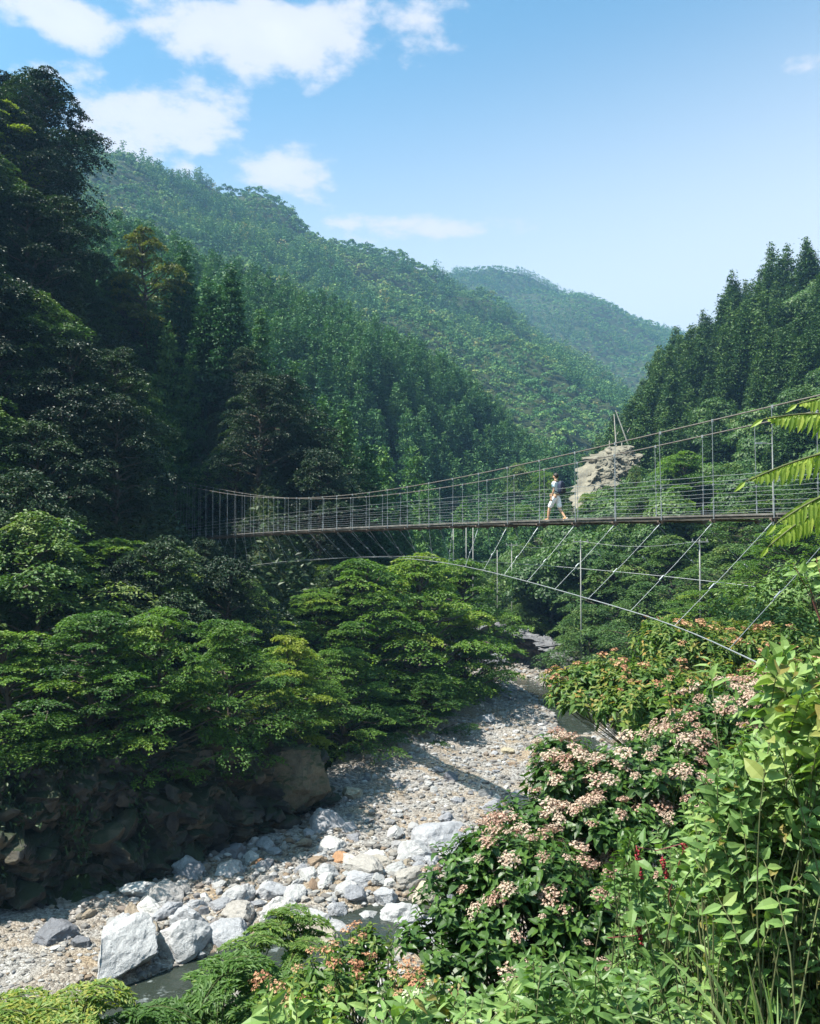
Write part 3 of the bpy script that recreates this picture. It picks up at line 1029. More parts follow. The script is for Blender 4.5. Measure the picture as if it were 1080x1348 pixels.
# which surface owns a point
def owner(x, y):
    vals = [ridge(x, y, RA, 1.25), ridge(x, y, RB, .58), np.maximum.reduce([ridge(x, y, q, .6) for q in (RC, RC2, RC3, RC4, RC5)]), np.maximum(ridge(x, y, RD, .62), ridge(x, y, RD2, .7)), ridge(x, y, RE, .8)]
    v = np.stack(vals)
    return np.argmax(v, 0), v.max(0)


def scatter_things(meshes, name, label, cat, group, x, y, z, sx, sz, r):
    for k in range(len(x)):
        o = link(name, meshes[int(r.integers(0, len(meshes)))])
        o.location = (x[k], y[k], z[k])
        o.rotation_euler = (0, 0, r.uniform(0, 6.28))
        o.scale = (sx[k], sx[k], sz[k])
        tag(o, label, cat, group)


def build_forests():
    r = np.random.default_rng(21)
    # --- cedar slope behind the bridge
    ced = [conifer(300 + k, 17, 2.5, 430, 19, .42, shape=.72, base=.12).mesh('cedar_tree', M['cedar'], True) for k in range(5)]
    ced_lo = [conifer(320 + k, 17, 2.5, 190, 9, .62, shape=.72, base=.2).arrays() for k in range(4)]
    x, y = jgrid(-110, 75, 86, 300, 3.4, r)
    z = height(x, y)
    ow, v = owner(x, y)
    L = np.interp(y, LEDGE[:, 1], LEDGE[:, 0])
    qx = project(np.stack([x, y, z], 1))[0]
    k = ((x < L - 2.5) | (y > 138)) & ((ow != 0) | (qx > 195)) & ((ow != 2) | (y < 300)) & (ow != 4)
    k &= (y > 92)
    x, y, z = x[k], y[k], z[k]
    k = visible(x, y, z, np.full(len(x), 17.0), 60, slack=13)
    x, y, z = x[k], y[k], z[k]
    s = r.uniform(.58, .98, len(x))
    o = np.argsort(y)
    x, y, z, s = x[o], y[o], z[o], s[o]
    n = min(285, len(x))
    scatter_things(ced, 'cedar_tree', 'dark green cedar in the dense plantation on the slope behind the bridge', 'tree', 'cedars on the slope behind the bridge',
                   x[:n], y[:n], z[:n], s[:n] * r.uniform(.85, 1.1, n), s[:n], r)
    if len(x) > n:
        m = len(x) - n
        mbx = merge(ced_lo, x[n:], y[n:], z[n:], s[n:], s[n:], r.uniform(0, 6.28, m), r.integers(0, 4, m), r.normal(0, .14, m))
        stuff(mbx.obj('cedar_forest', M['cedar'], smooth=True), 'dense cedar forest covering the upper middle slope', 'forest')
    print('cedars', len(x))
    # --- right hill
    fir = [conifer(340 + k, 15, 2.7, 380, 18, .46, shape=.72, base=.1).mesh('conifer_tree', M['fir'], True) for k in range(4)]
    rnd = [lobed(350 + k, 11, 4.4, 26, 5200, .40).mesh('broadleaf_tree', M['broad'], True) for k in range(4)]
    fir_lo = [conifer(360 + k, 15, 2.7, 170, 9, .66, shape=.72, base=.1).arrays() for k in range(3)]
    x, y = jgrid(14, 190, 104, 300, 4.6, r)
    z = height(x, y)
    ow, v = owner(x, y)
    R = np.interp(y, REDGE[:, 1], REDGE[:, 0])
    k = (x > R + 2.5) & ((ow == 4) | (z < 40))
    x, y, z = x[k], y[k], z[k]
    k = visible(x, y, z, np.full(len(x), 14.0), 70, slack=11)
    x, y, z = x[k], y[k], z[k]
    o = np.argsort(y)
    x, y, z = x[o], y[o], z[o]
    s = r.uniform(.72, 1.2, len(x))
    ex = pdist(x, y, np.array(RE)[:, :2])
    br = (z < 2) | (fbm(x / 22, y / 22, oct=2, s=77) > .25) & (ex > 14)
    n = min(460, len(x))
    i = np.where(br[:n])[0][:230]
    j = np.where(~br[:n])[0][:280]
    scatter_things(rnd, 'broadleaf_tree', 'rounded broadleaf tree among conifers on the right-hand hillside', 'tree', 'broadleaf trees on the right-hand hill', x[i], y[i], z[i] - 1, s[i] * 1.0, s[i] * 1.0, r)
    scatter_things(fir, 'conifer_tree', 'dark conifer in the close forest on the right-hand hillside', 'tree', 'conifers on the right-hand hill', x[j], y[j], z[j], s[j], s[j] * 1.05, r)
    used = np.zeros(len(x), bool)
    used[i] = True
    used[j] = True
    u = np.where(~used)[0]
    if len(u):
        m = len(u)
        stuff(merge(fir_lo, x[u], y[u], z[u], s[u], s[u], r.uniform(0, 6.28, m), r.integers(0, 3, m), r.normal(0, .15, m)).obj('hillside_forest', M['fir'], smooth=True),
              'conifer forest covering the upper right-hand hill', 'forest')
    print('right hill', len(x), len(i), len(j))
    # --- far mountain
    lo = [lobed(400 + k, 7, 3.7, 7, 90, 1.15).arrays() for k in range(4)] + [conifer(410 + k, 11, 2.3, 40, 3, 1.3, shape=.8, base=.1).arrays() for k in range(3)]
    x, y = jgrid(-420, 330, 296, 960, 4.4, r)
    z = height(x, y)
    ow, v = owner(x, y)
    k = (ow == 2) & (z > -6)
    x, y, z = x[k], y[k], z[k]
    k = visible(x, y, z, np.full(len(x), 11.0), 40, slack=10)
    x, y, z = x[k], y[k], z[k]
    n = len(x)
    patch = fbm(x / 60, y / 60, oct=3, s=91)
    con = patch + r.normal(0, .1, n) > -.12
    which = np.where(con, r.integers(4, 7, n), r.integers(0, 4, n))
    s = r.uniform(.5, .95, n) + .35 * (r.uniform(0, 1, n) > .9)
    ts = np.where(con, -.24, .10) + r.normal(0, .10, n) + .22 * fbm(x / 35, y / 35, oct=2, s=95)
    ts = np.where(r.uniform(0, 1, n) > .985, .5, ts)
    stuff(merge(lo, x, y, z, s, s, r.uniform(0, 6.28, n), which, ts).obj('mountain_forest', M['far_forest'], smooth=True), 'mixed forest cloaking the far mountain', 'forest')
    print('far', n)
    # --- farthest ridge
    lo2 = [lobed(430 + k, 7, 4.6, 4, 34, 2.0).arrays() for k in range(3)] + [conifer(440 + k, 11, 3.0, 18, 2, 2.0).arrays() for k in range(2)]
    x, y = jgrid(-80, 560, 900, 1420, 6.0, r)
    z = height(x, y)
    ow, v = owner(x, y)
    k = (ow == 3)
    x, y, z = x[k], y[k], z[k]
    k = visible(x, y, z, np.full(len(x), 11.0), 40, slack=12)
    x, y, z = x[k], y[k], z[k]
    n = len(x)
    con = fbm(x / 90, y / 90, oct=3, s=93) + r.normal(0, .1, n) > 0
    which = np.where(con, r.integers(3, 5, n), r.integers(0, 3, n))
    s = r.uniform(.55, 1.0, n)
    stuff(merge(lo2, x, y, z, s, s, r.uniform(0, 6.28, n), which, np.where(con, -.14, .04) + r.normal(0, .12, n)).obj('ridge_forest', M['far_forest'], smooth=True), 'hazy forest on the farthest blue ridge', 'forest')
    print('farthest', n)


build_forests()


# --- the near trees, each a thing with trunk and crown
def tree_proto(name, tr, cr, leafm, barkm):
    return (name, tr.mesh('trunk', barkm, True), cr.mesh('crown', leafm, False))


def plant(proto, loc, rz, scale, label, group=None, cat='tree'):
    o = empty(proto[0], loc, label, cat, group, rz)
    o.scale = scale
    link('trunk', proto[1], o)
    link('crown', proto[2], o)
    return o


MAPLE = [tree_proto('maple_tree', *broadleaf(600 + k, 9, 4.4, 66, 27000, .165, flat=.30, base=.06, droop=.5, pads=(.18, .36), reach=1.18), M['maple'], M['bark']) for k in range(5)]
DARK = [tree_proto('evergreen_tree', *broadleaf(620 + k, 10, 4.6, 44, 21000, .20, flat=.46, base=.1, droop=.6), M['shade_dark_leaf'], M['bark']) for k in range(5)]
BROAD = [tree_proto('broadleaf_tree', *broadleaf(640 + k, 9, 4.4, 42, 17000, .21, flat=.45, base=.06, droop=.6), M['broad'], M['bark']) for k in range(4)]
GOLD_SUN_TINT = tree_proto('sun_tinted_tree', *broadleaf(660, 10, 4.6, 32, 11000, .27, flat=.4, base=.1), M['gold_sun_tint'], M['bark'])
SUN_TINT = tree_proto('maple_tree', *broadleaf(661, 8, 3.2, 26, 12000, .18, flat=.24, base=.15), M['maple_sun_tint'], M['bark'])


def plant_px(protos, k, px, pytop, Y, wpx, label, group=None, H0=9.0, R0=4.4, dx=0.0):
    top = P(px, pytop, Y)
    zg = hz(top[0], Y)
    sx = (wpx / 2 / F * Y) / R0
    sz = max(.6 * sx, (top[2] - zg) / H0)
    zg = top[2] - H0 * sz
    return plant(protos[k % len(protos)], (top[0], Y, zg), k * 1.7, (sx, sx, sz), label, group)


LB = [
    # front row over the cliff
    (15, 830, 37, 250), (120, 805, 38, 250), (215, 800, 40, 220), (300, 815, 43.5, 210), (70, 890, 39, 140), (180, 880, 41.5, 130), (268, 890, 45.5, 120), (375, 850, 50, 170), (455, 850, 57, 180), (545, 885, 64, 150),
    # second row
    (55, 715, 50, 260), (140, 708, 53, 230), (225, 765, 55, 190), (330, 800, 60, 190), (480, 735, 66, 240), (560, 728, 72, 220), (612, 735, 79, 190), (425, 775, 66, 180), (600, 800, 78, 150), (300, 738, 72, 150), (365, 735, 75, 150), (425, 742, 76, 150), (270, 745, 68, 130),
]
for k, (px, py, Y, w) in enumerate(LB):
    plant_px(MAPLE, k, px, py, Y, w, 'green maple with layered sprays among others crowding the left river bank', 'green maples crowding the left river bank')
plant_px([SUN_TINT], 0, 392, 832, 48, 120, 'maple with sunlit yellow-green painted into its leaves leaning out from the left bank', None, 8.0, 3.2)
LB2 = [(40, 610, 68, 230), (120, 590, 74, 200), (135, 650, 72, 130), (10, 520, 72, 200), (165, 700, 66, 110), (165, 455, 84, 130)]
for k, (px, py, Y, w) in enumerate(LB2):
    plant_px(DARK if k % 3 else BROAD, k, px, py, Y, w, 'dark leafy tree in the shade near the left end of the bridge', 'shaded trees near the left bridge end', 10.0 if k % 3 else 9.0, 4.6)

# left hill: evergreens with shade-darkened leaves scattered over its face
rr_ = np.random.default_rng(33)
x, y = jgrid(-80, 2, 44, 104, 4.6, rr_)
z = height(x, y)
ow, v = owner(x, y)
Lx = np.interp(y, LEDGE[:, 1], LEDGE[:, 0])
k = (ow == 0) & (x < Lx - 9) & (project(np.stack([x, y, z], 1))[0] < 165 + 30 * (y > 76))
x, y, z = x[k], y[k], z[k]
k = visible(x, y, z, np.full(len(x), 9.0), 120, slack=6)
x, y, z = x[k], y[k], z[k]
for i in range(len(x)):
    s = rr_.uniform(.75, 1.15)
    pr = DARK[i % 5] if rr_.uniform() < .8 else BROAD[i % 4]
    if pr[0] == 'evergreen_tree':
        plant(pr, (x[i], y[i], z[i]), rr_.uniform(0, 6.28), (s, s, s * .95), 'evergreen broadleaf tree with shade-darkened leaves on the steep shaded left hillside', 'dark evergreens on the steep left hillside')
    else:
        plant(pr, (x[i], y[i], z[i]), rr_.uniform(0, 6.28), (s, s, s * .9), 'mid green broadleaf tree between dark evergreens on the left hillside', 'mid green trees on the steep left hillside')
# fill the slope round the bridge landing, keeping clear of the cables
x, y = jgrid(-46, 0, 52, 100, 4.0, rr_)
z = height(x, y)
Lx = np.interp(y, LEDGE[:, 1], LEDGE[:, 0])
qx, qy, _ = project(np.stack([x, y, z], 1))
yb = 21.23 / (.542 + (qx - 540) / F)
axd = np.abs((x - 10.0) * (88.0 - 22.6) - (y - 22.6) * (-25.5 - 10.0)) / math.hypot(65.4, 35.5)
k = (x < Lx - 4) & (qx > 150) & (qx < 440) & (qy < 1000)
for i in np.where(k)[0]:
    s = rr_.uniform(.6, 1.0)
    front = y[i] < yb[i] + 1.5
    if front and qx[i] > 185:
        # tops stay below the deck line as seen in the valley
        ztop = (716 - rr_.uniform(706, 740)) / F * y[i]
        hmax = ztop - z[i]
        if hmax < 2.2:
            continue
        s = min(s, hmax / 9.5)
    elif not front and axd[i] < 4.5 * s + 1.0:
        continue
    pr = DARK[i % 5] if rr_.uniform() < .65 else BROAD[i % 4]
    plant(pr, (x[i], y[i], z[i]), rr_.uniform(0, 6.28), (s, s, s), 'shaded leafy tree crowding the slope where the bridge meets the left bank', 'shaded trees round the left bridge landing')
print('left hill', len(x))
def plant_best(proto, px, pytop, wpx, label, H0, R0):
    best = None
    for Y in np.arange(50, 98, 1.0):
        t = P(px, pytop, Y)
        sx = (wpx / 2 / F * Y) / R0
        e = abs((t[2] - hz(t[0], Y)) / H0 - sx)
        if best is None or e < best[0]:
            best = (e, Y)
    print('best', label, best)
    return plant_px([proto], 0, px, pytop, best[1], wpx, label, None, H0, R0)


plant_best(GOLD_SUN_TINT, 195, 305, 120, 'olive-leaved tree with painted sunlit gold at the right edge of the left hillside', 10, 4.6)
plant_best(SUN_TINT, 8, 125, 110, 'green tree with sunlight painted into its leaves at the top left edge', 8, 3.2)

CED = [conifer(370 + k, 14, 2.9, 430, 20, .36, shape=.78, base=.08).mesh('cedar_tree', M['young_cedar'], True) for k in range(3)]
for k, (px, py, Y, w) in enumerate([(392, 632, 92, 62), (340, 668, 90, 60), (455, 556, 104, 84), (505, 590, 110, 84), (300, 640, 97, 70), (430, 600, 98, 70), (560, 640, 128, 70), (480, 640, 100, 66), (610, 660, 140, 66), (545, 590, 135, 70), (365, 600, 104, 70), (400, 560, 112, 76), (260, 600, 98, 70), (320, 570, 108, 76), (222, 430, 92, 76), (248, 470, 92, 76), (206, 520, 88, 76), (272, 500, 97, 76), (232, 555, 89, 70), (215, 600, 87, 66), (200, 400, 95, 70), (255, 400, 104, 76)]):
    top = P(px, py, Y)
    zg = hz(top[0], Y)
    o = link('cedar_tree', CED[k % 3])
    o.location = (top[0], Y, zg)
    o.rotation_euler = (0, 0, k * 1.3)
    sx = (w / 2 / F * Y) / 2.9
    o.scale = (sx, sx, max(.4, (top[2] - zg) / 14))
    tag(o, 'green cedar standing close behind the far left end of the bridge', 'tree', 'cedars close behind the left end of the bridge')

# right bank
RBK = [(905, 595, 112, 150), (962, 610, 116, 130), (842, 650, 108, 130), (1005, 640, 98, 150), (1055, 690, 62, 190), (885, 705, 92, 150), (965, 715, 84, 160), (805, 725, 96, 130), (745, 705, 116, 120), (695, 715, 124, 120),
       (725, 765, 110, 110), (850, 765, 80, 140), (935, 775, 72, 150), (1015, 775, 58, 170), (775, 795, 88, 120), (655, 735, 132, 120), (820, 690, 118, 130), (690, 790, 114, 100), (1075, 610, 92, 160), (740, 640, 150, 110), (690, 665, 152, 100), (770, 820, 92, 90), (770, 668, 120, 70), (815, 658, 122, 70), (872, 600, 130, 80), (855, 632, 122, 70), (800, 638, 124, 44), (760, 640, 150, 70), (772, 648, 121, 66), (748, 662, 122, 60), (838, 612, 126, 40), (655, 660, 165, 90), (720, 620, 190, 90), (680, 610, 200, 90)]
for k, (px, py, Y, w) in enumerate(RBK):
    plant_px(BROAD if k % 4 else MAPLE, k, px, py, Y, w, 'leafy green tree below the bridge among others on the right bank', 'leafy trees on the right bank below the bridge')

# pale bare trunks by the outcrop
for k, (px, pt, pb_, Y, ln) in enumerate([(802, 580, 612, 156, .1), (811, 545, 605, 160, -.3), (826, 540, 600, 166, -2.2), (818, 582, 604, 158, .15)]):
    mb = MB()
    a, b = P(px, pb_, Y), P(px, pt, Y)
    a[2] -= 4
    tube(mb, [a, (a + b) / 2 + np.array([.1, 0, 0]), b + np.array([ln, 0, 0])], [.2, .15, .09], 6)
    br = (a + 2 * b) / 3
    tube(mb, [br, br + np.array([.5, 0, .9])], [.06, .03], 5)
    tag(mb.obj('bare_trunk', M['pale_bark']), ['slim upright bare trunk left of the rock outcrop', 'tall bare pale trunk standing behind the rock outcrop', 'leaning bare pale trunk above the rock outcrop', 'short bare trunk on top of the rock outcrop'][k], 'tree trunk')
# ------------------------------------------------------------------ suspension bridge
M['steel'] = plain_mat('galvanised_steel', (.26, .28, .29), .5, .4, .2, 20)
M['cable'] = plain_mat('weathered_cable', (.13, .115, .10), .7, .3, .25, 14)
M['wire'] = plain_mat('bright_wire', (.25, .265, .27), .5, .3, .15, 14)
M['deck'] = plain_mat('weathered_deck_wood', (.12, .11, .10), .9, 0, .45, 3.0, .6)
M['rust'] = plain_mat('rusty_beam', (.14, .10, .08), .85, .2, .35, 6.0, .3)
DIRB = nrm(np.array([-.932, 1.72, 0.0]))
SIDE = np.array([DIRB[1], -DIRB[0], 0.0])          # away from the camera
WB = 1.7


def bxy(n):
    return 9.2 - .932 * n, 22.2 + 1.72 * n


def fit(lst, deg):
    ns, zs = [], []
    for px, py in lst:
        Y = 21.23 / (.542 + (px - 540) / F)
        ns.append((Y - 22.2) / 1.72)
        zs.append(P(px, py, Y)[2])
    return np.poly1d(np.polyfit(ns, zs, deg))


deck_f = fit([(1080, 674), (1021, 677), (870, 680), (733, 685), (650, 687.5), (560, 690.5), (480, 693.5), (400, 698), (330, 702), (260, 707)], 3)
cab_f = fit([(1080, 521), (1021, 533), (941, 555), (870, 570), (800, 586), (730, 602), (660, 617), (600, 629), (560, 638), (480, 649), (400, 656), (340, 654), (300, 650), (260, 643), (222, 635)], 4)
N0, N1 = -6, 36


def dk(n, off=0.0, z=0.0):
    x, y = bxy(n)
    return np.array([x, y, deck_f(n) + z]) + SIDE * off


def cb(n, off=0.0):
    x, y = bxy(n)
    return np.array([x, y, cab_f(n)]) + SIDE * off


bo = dk(2, WB / 2)
bridge = empty('suspension_bridge', tuple(bo), 'long narrow cable suspension footbridge with wooden deck hanging over the river gorge', 'bridge')


class BB(MB):
    def part(self, name, mat, smooth=False):
        o = self.obj(name, mat, bridge, smooth)
        o.matrix_parent_inverse = Matrix.Translation(-Vector(bo))
        return o


ns = np.arange(N0, N1 + .01, .25)
for off in (0.0, WB):
    b = BB()
    tube(b, [cb(n, off) for n in ns], .021, 6)
    b.part('main_cable', M['cable'], True)
    for k, hh in enumerate((.14, .36, .6, .84, 1.08)):
        b = BB()
        pts = []
        for n in ns:
            sag = -.02 * math.sin((n % 1) * PI)
            pts.append(dk(n, off, hh + sag))
        tube(b, pts, (.0045 if k < 4 else .006), 5)
        b.part('rail_wire', M['wire'], True)
# hangers and cross beams
nr = np.random.default_rng(5)
for n in range(N0 + 1, N1):
    for off in (0.0, WB):
        b = BB()
        lo, hi = dk(n, off, -.12), cb(n, off)
        sway = nr.normal(0, .02, 3)
        tube(b, [lo, lo + (hi - lo) * .5 + sway * .4, hi + sway], .009, 5)
        tube(b, [lo, lo + np.array([0, 0, .55])], .017, 5)
        tube(b, [hi - np.array([0, 0, .05]), hi + np.array([0, 0, .035])], .036, 6)
        for hh in (.36, .84):
            p = dk(n, off, hh)
            tube(b, [p - np.array([0, 0, .03]), p + np.array([0, 0, .03])], .026, 5)
        b.part('hanger', M['steel'], False)
    b = BB()
    c = dk(n, WB / 2, -.13)
    box(b, c, (WB / 2 + .14, .035, .03), SIDE, DIRB)
    for off in (0.0, WB):
        p = dk(n, off, -.17)
        box(b, p, (.04, .05, .035), SIDE, DIRB)
    b.part('cross_beam', M['rust'])
# deck boards: long planks laid along the bridge
b = BB()
for k, off in enumerate(np.linspace(.16, WB - .16, 7)):
    n = N0 + nr.uniform(-1, 0)
    while n < N1:
        ln = nr.uniform(1.7, 2.3)
        e = min(n + ln - .015, N1)
        j = nr.normal(0, .007)
        p0, p1 = dk(max(n, N0), off + nr.normal(0, .006), -.055 + j), dk(e, off + nr.normal(0, .006), -.055 + j + nr.normal(0, .006))
        pm = dk((max(n, N0) + e) / 2, off, -.055 + j)
        for q0, q1 in ((p0, pm), (pm, p1)):
            d = q1 - q0
            l = np.linalg.norm(d)
            if l < .05:
                continue
            d = d / l
            box(b, (q0 + q1) / 2, (l / 2, .088, .027), d, SIDE, np.cross(d, SIDE) * -1, tint=nr.uniform(0, 1))
        n += ln
b.part('deck', M['deck'])
for off in (.05, WB - .05):
    b = BB()
    for n in np.arange(N0, N1, 2):
        q0, q1 = dk(n, off, -.0 + nr.normal(0, .006)), dk(n + 1.98, off, -.0 + nr.normal(0, .006))
        d = nrm(q1 - q0)
        box(b, (q0 + q1) / 2, (np.linalg.norm(q1 - q0) / 2, .04, .026), d, SIDE, np.cross(SIDE, d), tint=nr.uniform(0, 1))
    b.part('edge_beam', M['deck'])
# wind cables and their stays
wk = [(-7, 5.6, -2.2), (-4, 4.9, -2.05), (0, 3.44, -1.95), (1, 3.0, -1.80), (2, 2.6, -1.56)]


def near_wind(lst):
    out = []
    for px, py, n in lst:
        # point on the horizontal normal through hanger n which the photo shows at px, py
        x, y = bxy(n)
        a = (px - 540) / F
        t = (x - a * y) / (-SIDE[0] * -1 - a * SIDE[1]) if False else (x - a * y) / (SIDE[0] - a * SIDE[1])
        q = np.array([x - SIDE[0] * t, y - SIDE[1] * t])
        z = P(px, py, q[1])[2]
        out.append((n, -t, z))
    return out


nw = near_wind([(890, 823, 0), (831, 803.5, 1), (778, 788, 2), (640, 752, 5.8), (560, 738.5, 9.3), (500, 733.5, 13.0), (400, 737, 18.0), (300, 750, 23.5), (245, 765, 27)])
nn_ = np.array([w[0] for w in nw], float)
tt_ = np.poly1d(np.polyfit(nn_, [w[1] for w in nw], 4))
zz_ = np.poly1d(np.polyfit(nn_, [w[2] for w in nw], 5))


def wind(n, side):
    n_ = max(n, -2.5)
    t = float(tt_(n_)) - (n_ - n) * .38
    z = float(zz_(n_)) - (n_ - n) * .30
    x, y = bxy(n)
    if side < 0:
        return np.array([x, y, z]) + SIDE * t
    return np.array([x, y, -.12 + deck_f(n) - (deck_f(n) - z) * .9]) + SIDE * (WB + abs(t) * 1.02)


print('wind', [(round(n), round(float(tt_(n)), 2), round(float(zz_(n)), 2)) for n in (0, 5, 10, 15, 20, 27)])
for side in (-1, 1):
    b = BB()
    wp = [wind(n, side) for n in np.arange(1.5 if side < 0 else -5, 30.01, .5)]
    if side < 0:
        wp = [P(1062, 904, 10.2), P(1030, 888, 11.6), P(985, 866.5, 14.2), P(940, 845.5, 17.2), P(912, 833.5, 19.1), P(885, 823, 20.6), P(850, 810.5, 22.0)] + wp
    tube(b, wp, .0135 if side < 0 else .012, 6)
    b.part('wind_cable', M['wire'], True)
    for n in range(-1, 30):
        b = BB()
        p0, p1 = dk(n, 0.0 if side < 0 else WB, -.17), wind(n, side)
        if n < 2 and side < 0:
            p1 = {-1: P(960, 854.6, 15.9), 0: P(888, 824.2, 20.45), 1: P(831, 803.8, 22.6)}[n]
        tube(b, [p0, p0 * .5 + p1 * .5 + np.array([0, 0, -.03]), p1], .0062, 5)
        d = p1 - p0
        tube(b, [p0, p0 + nrm(d) * min(.42, np.linalg.norm(d) * .45)], .014, 5)
        tube(b, [p0 + d * .62, p0 + d * .67], .02, 5)
        b.part('stay', M['steel'])
# end frames
M['concrete'] = plain_mat('old_concrete', (.25, .24, .22), .9, 0, .2, 2.5, .4)
for n in (N0, N1):
    b = BB()
    for off in (-.15, WB + .15):
        x, y = bxy(n)
        g = hz(x, y) - .6
        top = cab_f(n) + .25
        base = dk(n, off)
        zc, zh = (g + top) / 2, (top - g) / 2
        box(b, (base[0], base[1], zc), (.16, .16, zh), SIDE, DIRB, bev=.03)
    c = cb(n, WB / 2)
    box(b, c + np.array([0, 0, .12]), (WB / 2, .12, .1), SIDE, DIRB)
    b.part('end_frame', M['rust'])


# ------------------------------------------------------------------ the walker
def skin_obj(name, verts, edges, rad, mat, parent, sub=2):
    me = bpy.data.meshes.new(name)
    me.from_pydata([tuple(v) for v in verts], edges, [])
    o = link(name, me, parent)
    md = o.modifiers.new('skin', 'SKIN')
    if not me.skin_vertices:
        bpy.context.view_layer.objects.active = o
    for k, r in enumerate(rad):
        sv = me.skin_vertices[0].data[k]
        sv.radius = r if isinstance(r, tuple) else (r, r)
        sv.use_root = (k == 0)
    md.use_smooth_shade = True
    md.branch_smoothing = .4
    s = o.modifiers.new('sub', 'SUBSURF')
    s.levels = sub
    s.render_levels = sub
    me.materials.append(mat)
    return o


def chain(specs):
    """list of chains of (point, radius[, key]); a chain may start from a named key"""
    V, E, R, K = [], [], [], {}
    for ch in specs:
        prev = None
        for it in ch:
            if isinstance(it, str):
                prev = K[it]
                continue
            V.append(it[0])
            R.append(it[1])
            k = len(V) - 1
            if len(it) > 2:
                K[it[2]] = k
            if prev is not None:
                E.append((prev, k))
            prev = k
    return V, E, R


M['skin'] = plain_mat('tanned_skin', (.52, .30, .18), .55, 0, .08, 10)
M['hair'] = plain_mat('dark_hair', (.018, .014, .012), .6, 0, .3, 40)
M['shirt'] = plain_mat('pale_mint_shirt', (.78, .84, .81), .85, 0, .06, 12)
M['shorts'] = plain_mat('white_shorts', (.82, .81, .78), .85, 0, .05, 12)
M['pack'] = plain_mat('navy_pack', (.016, .022, .05), .7, 0, .25, 12)
M['strap'] = plain_mat('black_strap', (.012, .012, .015), .7, 0, .2, 12)
M['shoe'] = plain_mat('orange_tan_shoe', (.50, .24, .09), .7, 0, .15, 20)
M['sole'] = plain_mat('pale_sole', (.6, .55, .48), .7, 0, .1, 20)
M['eye'] = plain_mat('dark_eye', (.02, .015, .012), .2, 0, .1, 10)

pn = 5.0
pc = dk(pn, WB / 2 - .1, -.028)
person = empty('person', tuple(pc), 'person in pale shirt and white shorts walking along the bridge with a dark backpack', 'person', rz=math.radians(28.5 + 20))
# local: +Y forward, +X right hand side
HipL, HipR = (-.09, 0, .90), (.09, 0, .90)
KneeL, AnkL, ToeL = (-.09, .23, .50), (-.085, .30, .10), (-.09, .46, .045)
KneeR, AnkR, ToeR = (.09, -.06, .49), (.085, -.30, .15), (.09, -.20, .04)
specs = [
    [((0, 0, .94), (.145, .10), 'pel'), ((0, .005, 1.06), (.125, .09)), ((0, .01, 1.20), (.145, .095)), ((0, .01, 1.34), (.15, .095), 'chest'), ((0, .012, 1.43), (.07, .06), 'neckb'), ((0, .025, 1.49), .052), ((0, .035, 1.545), (.062, .072)), ((0, .045, 1.60), (.073, .092), 'head'), ((0, .04, 1.655), (.072, .09)), ((0, .03, 1.70), (.045, .055))],
    ['head', ((0, .125, 1.592), (.014, .016)), ((0, .155, 1.585), .011)],
    ['head', ((.07, .03, 1.595), .012), ((.092, .02, 1.60), (.008, .022))],
    ['head', ((-.07, .03, 1.595), .012), ((-.092, .02, 1.60), (.008, .022))],
    ['pel', ((-.09, 0, .86), .092), ((-.09, .12, .68), .078), (KneeL, .056), ((-.09, .255, .40), .058), ((-.087, .29, .20), .040), (AnkL, .036), ((-.087, .36, .055), .034), (ToeL, .026)],
    ['pel', ((.09, 0, .86), .092), ((.09, -.03, .68), .078), (KneeR, .056), ((.09, -.13, .38), .058), ((.087, -.25, .21), .040), (AnkR, .036), ((.087, -.26, .07), .034), (ToeR, .026)],
    ['chest', ((-.13, .01, 1.385), .06), ((-.195, .0, 1.355), .056), ((-.225, -.02, 1.22), .046), ((-.235, -.035, 1.10), .038), ((-.235, .01, .98), .035), ((-.23, .055, .875), .026), ((-.228, .075, .825), (.018, .036), 'hl')],
    ['chest', ((.13, .01, 1.385), .06), ((.195, .0, 1.355), .056), ((.225, .05, 1.23), .046), ((.235, .09, 1.11), .038), ((.225, .20, 1.04), .035), ((.205, .28, .99), .026), ((.20, .315, .97), (.018, .036), 'hr')],
]
for hand, s in (('hl', -1), ('hr', 1)):
    for f, (dy, ln) in enumerate(((.030, .075), (.010, .085), (-.010, .08), (-.028, .062))):
        if s < 0:
            b0 = np.array((-.228, .082 + dy, .795))
            d = np.array((.15, .15, -1.0))
            d2 = np.array((.35, .0, -1.0))
        else:
            b0 = np.array((.198, .335 + dy * .3, .962 + dy))
            d = np.array((-.15, 1.0, -.35))
            d2 = np.array((-.35, .8, -.7))
        p1 = b0 + nrm(d) * ln * .5
        specs.append([hand, (tuple(b0), .0095), (tuple(p1), .009), (tuple(p1 + nrm(d2) * ln * .5), .0075)])
    if s < 0:
        specs.append([hand, ((-.215, .115, .83), .011), ((-.205, .135, .80), .0095), ((-.203, .14, .775), .008)])
    else:
        specs.append([hand, ((.19, .315, 1.0), .011), ((.18, .34, 1.01), .0095), ((.175, .365, 1.005), .008)])
skin_obj('body', *chain(specs), M['skin'], person, 2)
skin_obj('shirt', *chain([
    [((0, 0, .95), (.165, .12), 'a'), ((0, .005, 1.06), (.15, .112)), ((0, .01, 1.2), (.165, .115)), ((0, .01, 1.34), (.168, .112), 'c'), ((0, .012, 1.41), (.10, .085)), ((0, .016, 1.445), (.068, .066))],
    ['c', ((-.13, .01, 1.39), .078), ((-.2, 0, 1.355), .074), ((-.222, -.015, 1.25), .066), ((-.228, -.022, 1.19), .064)],
    ['c', ((.13, .01, 1.39), .078), ((.2, 0, 1.355), .074), ((.222, .04, 1.25), .066), ((.229, .062, 1.19), .064)]]), M['shirt'], person, 2)
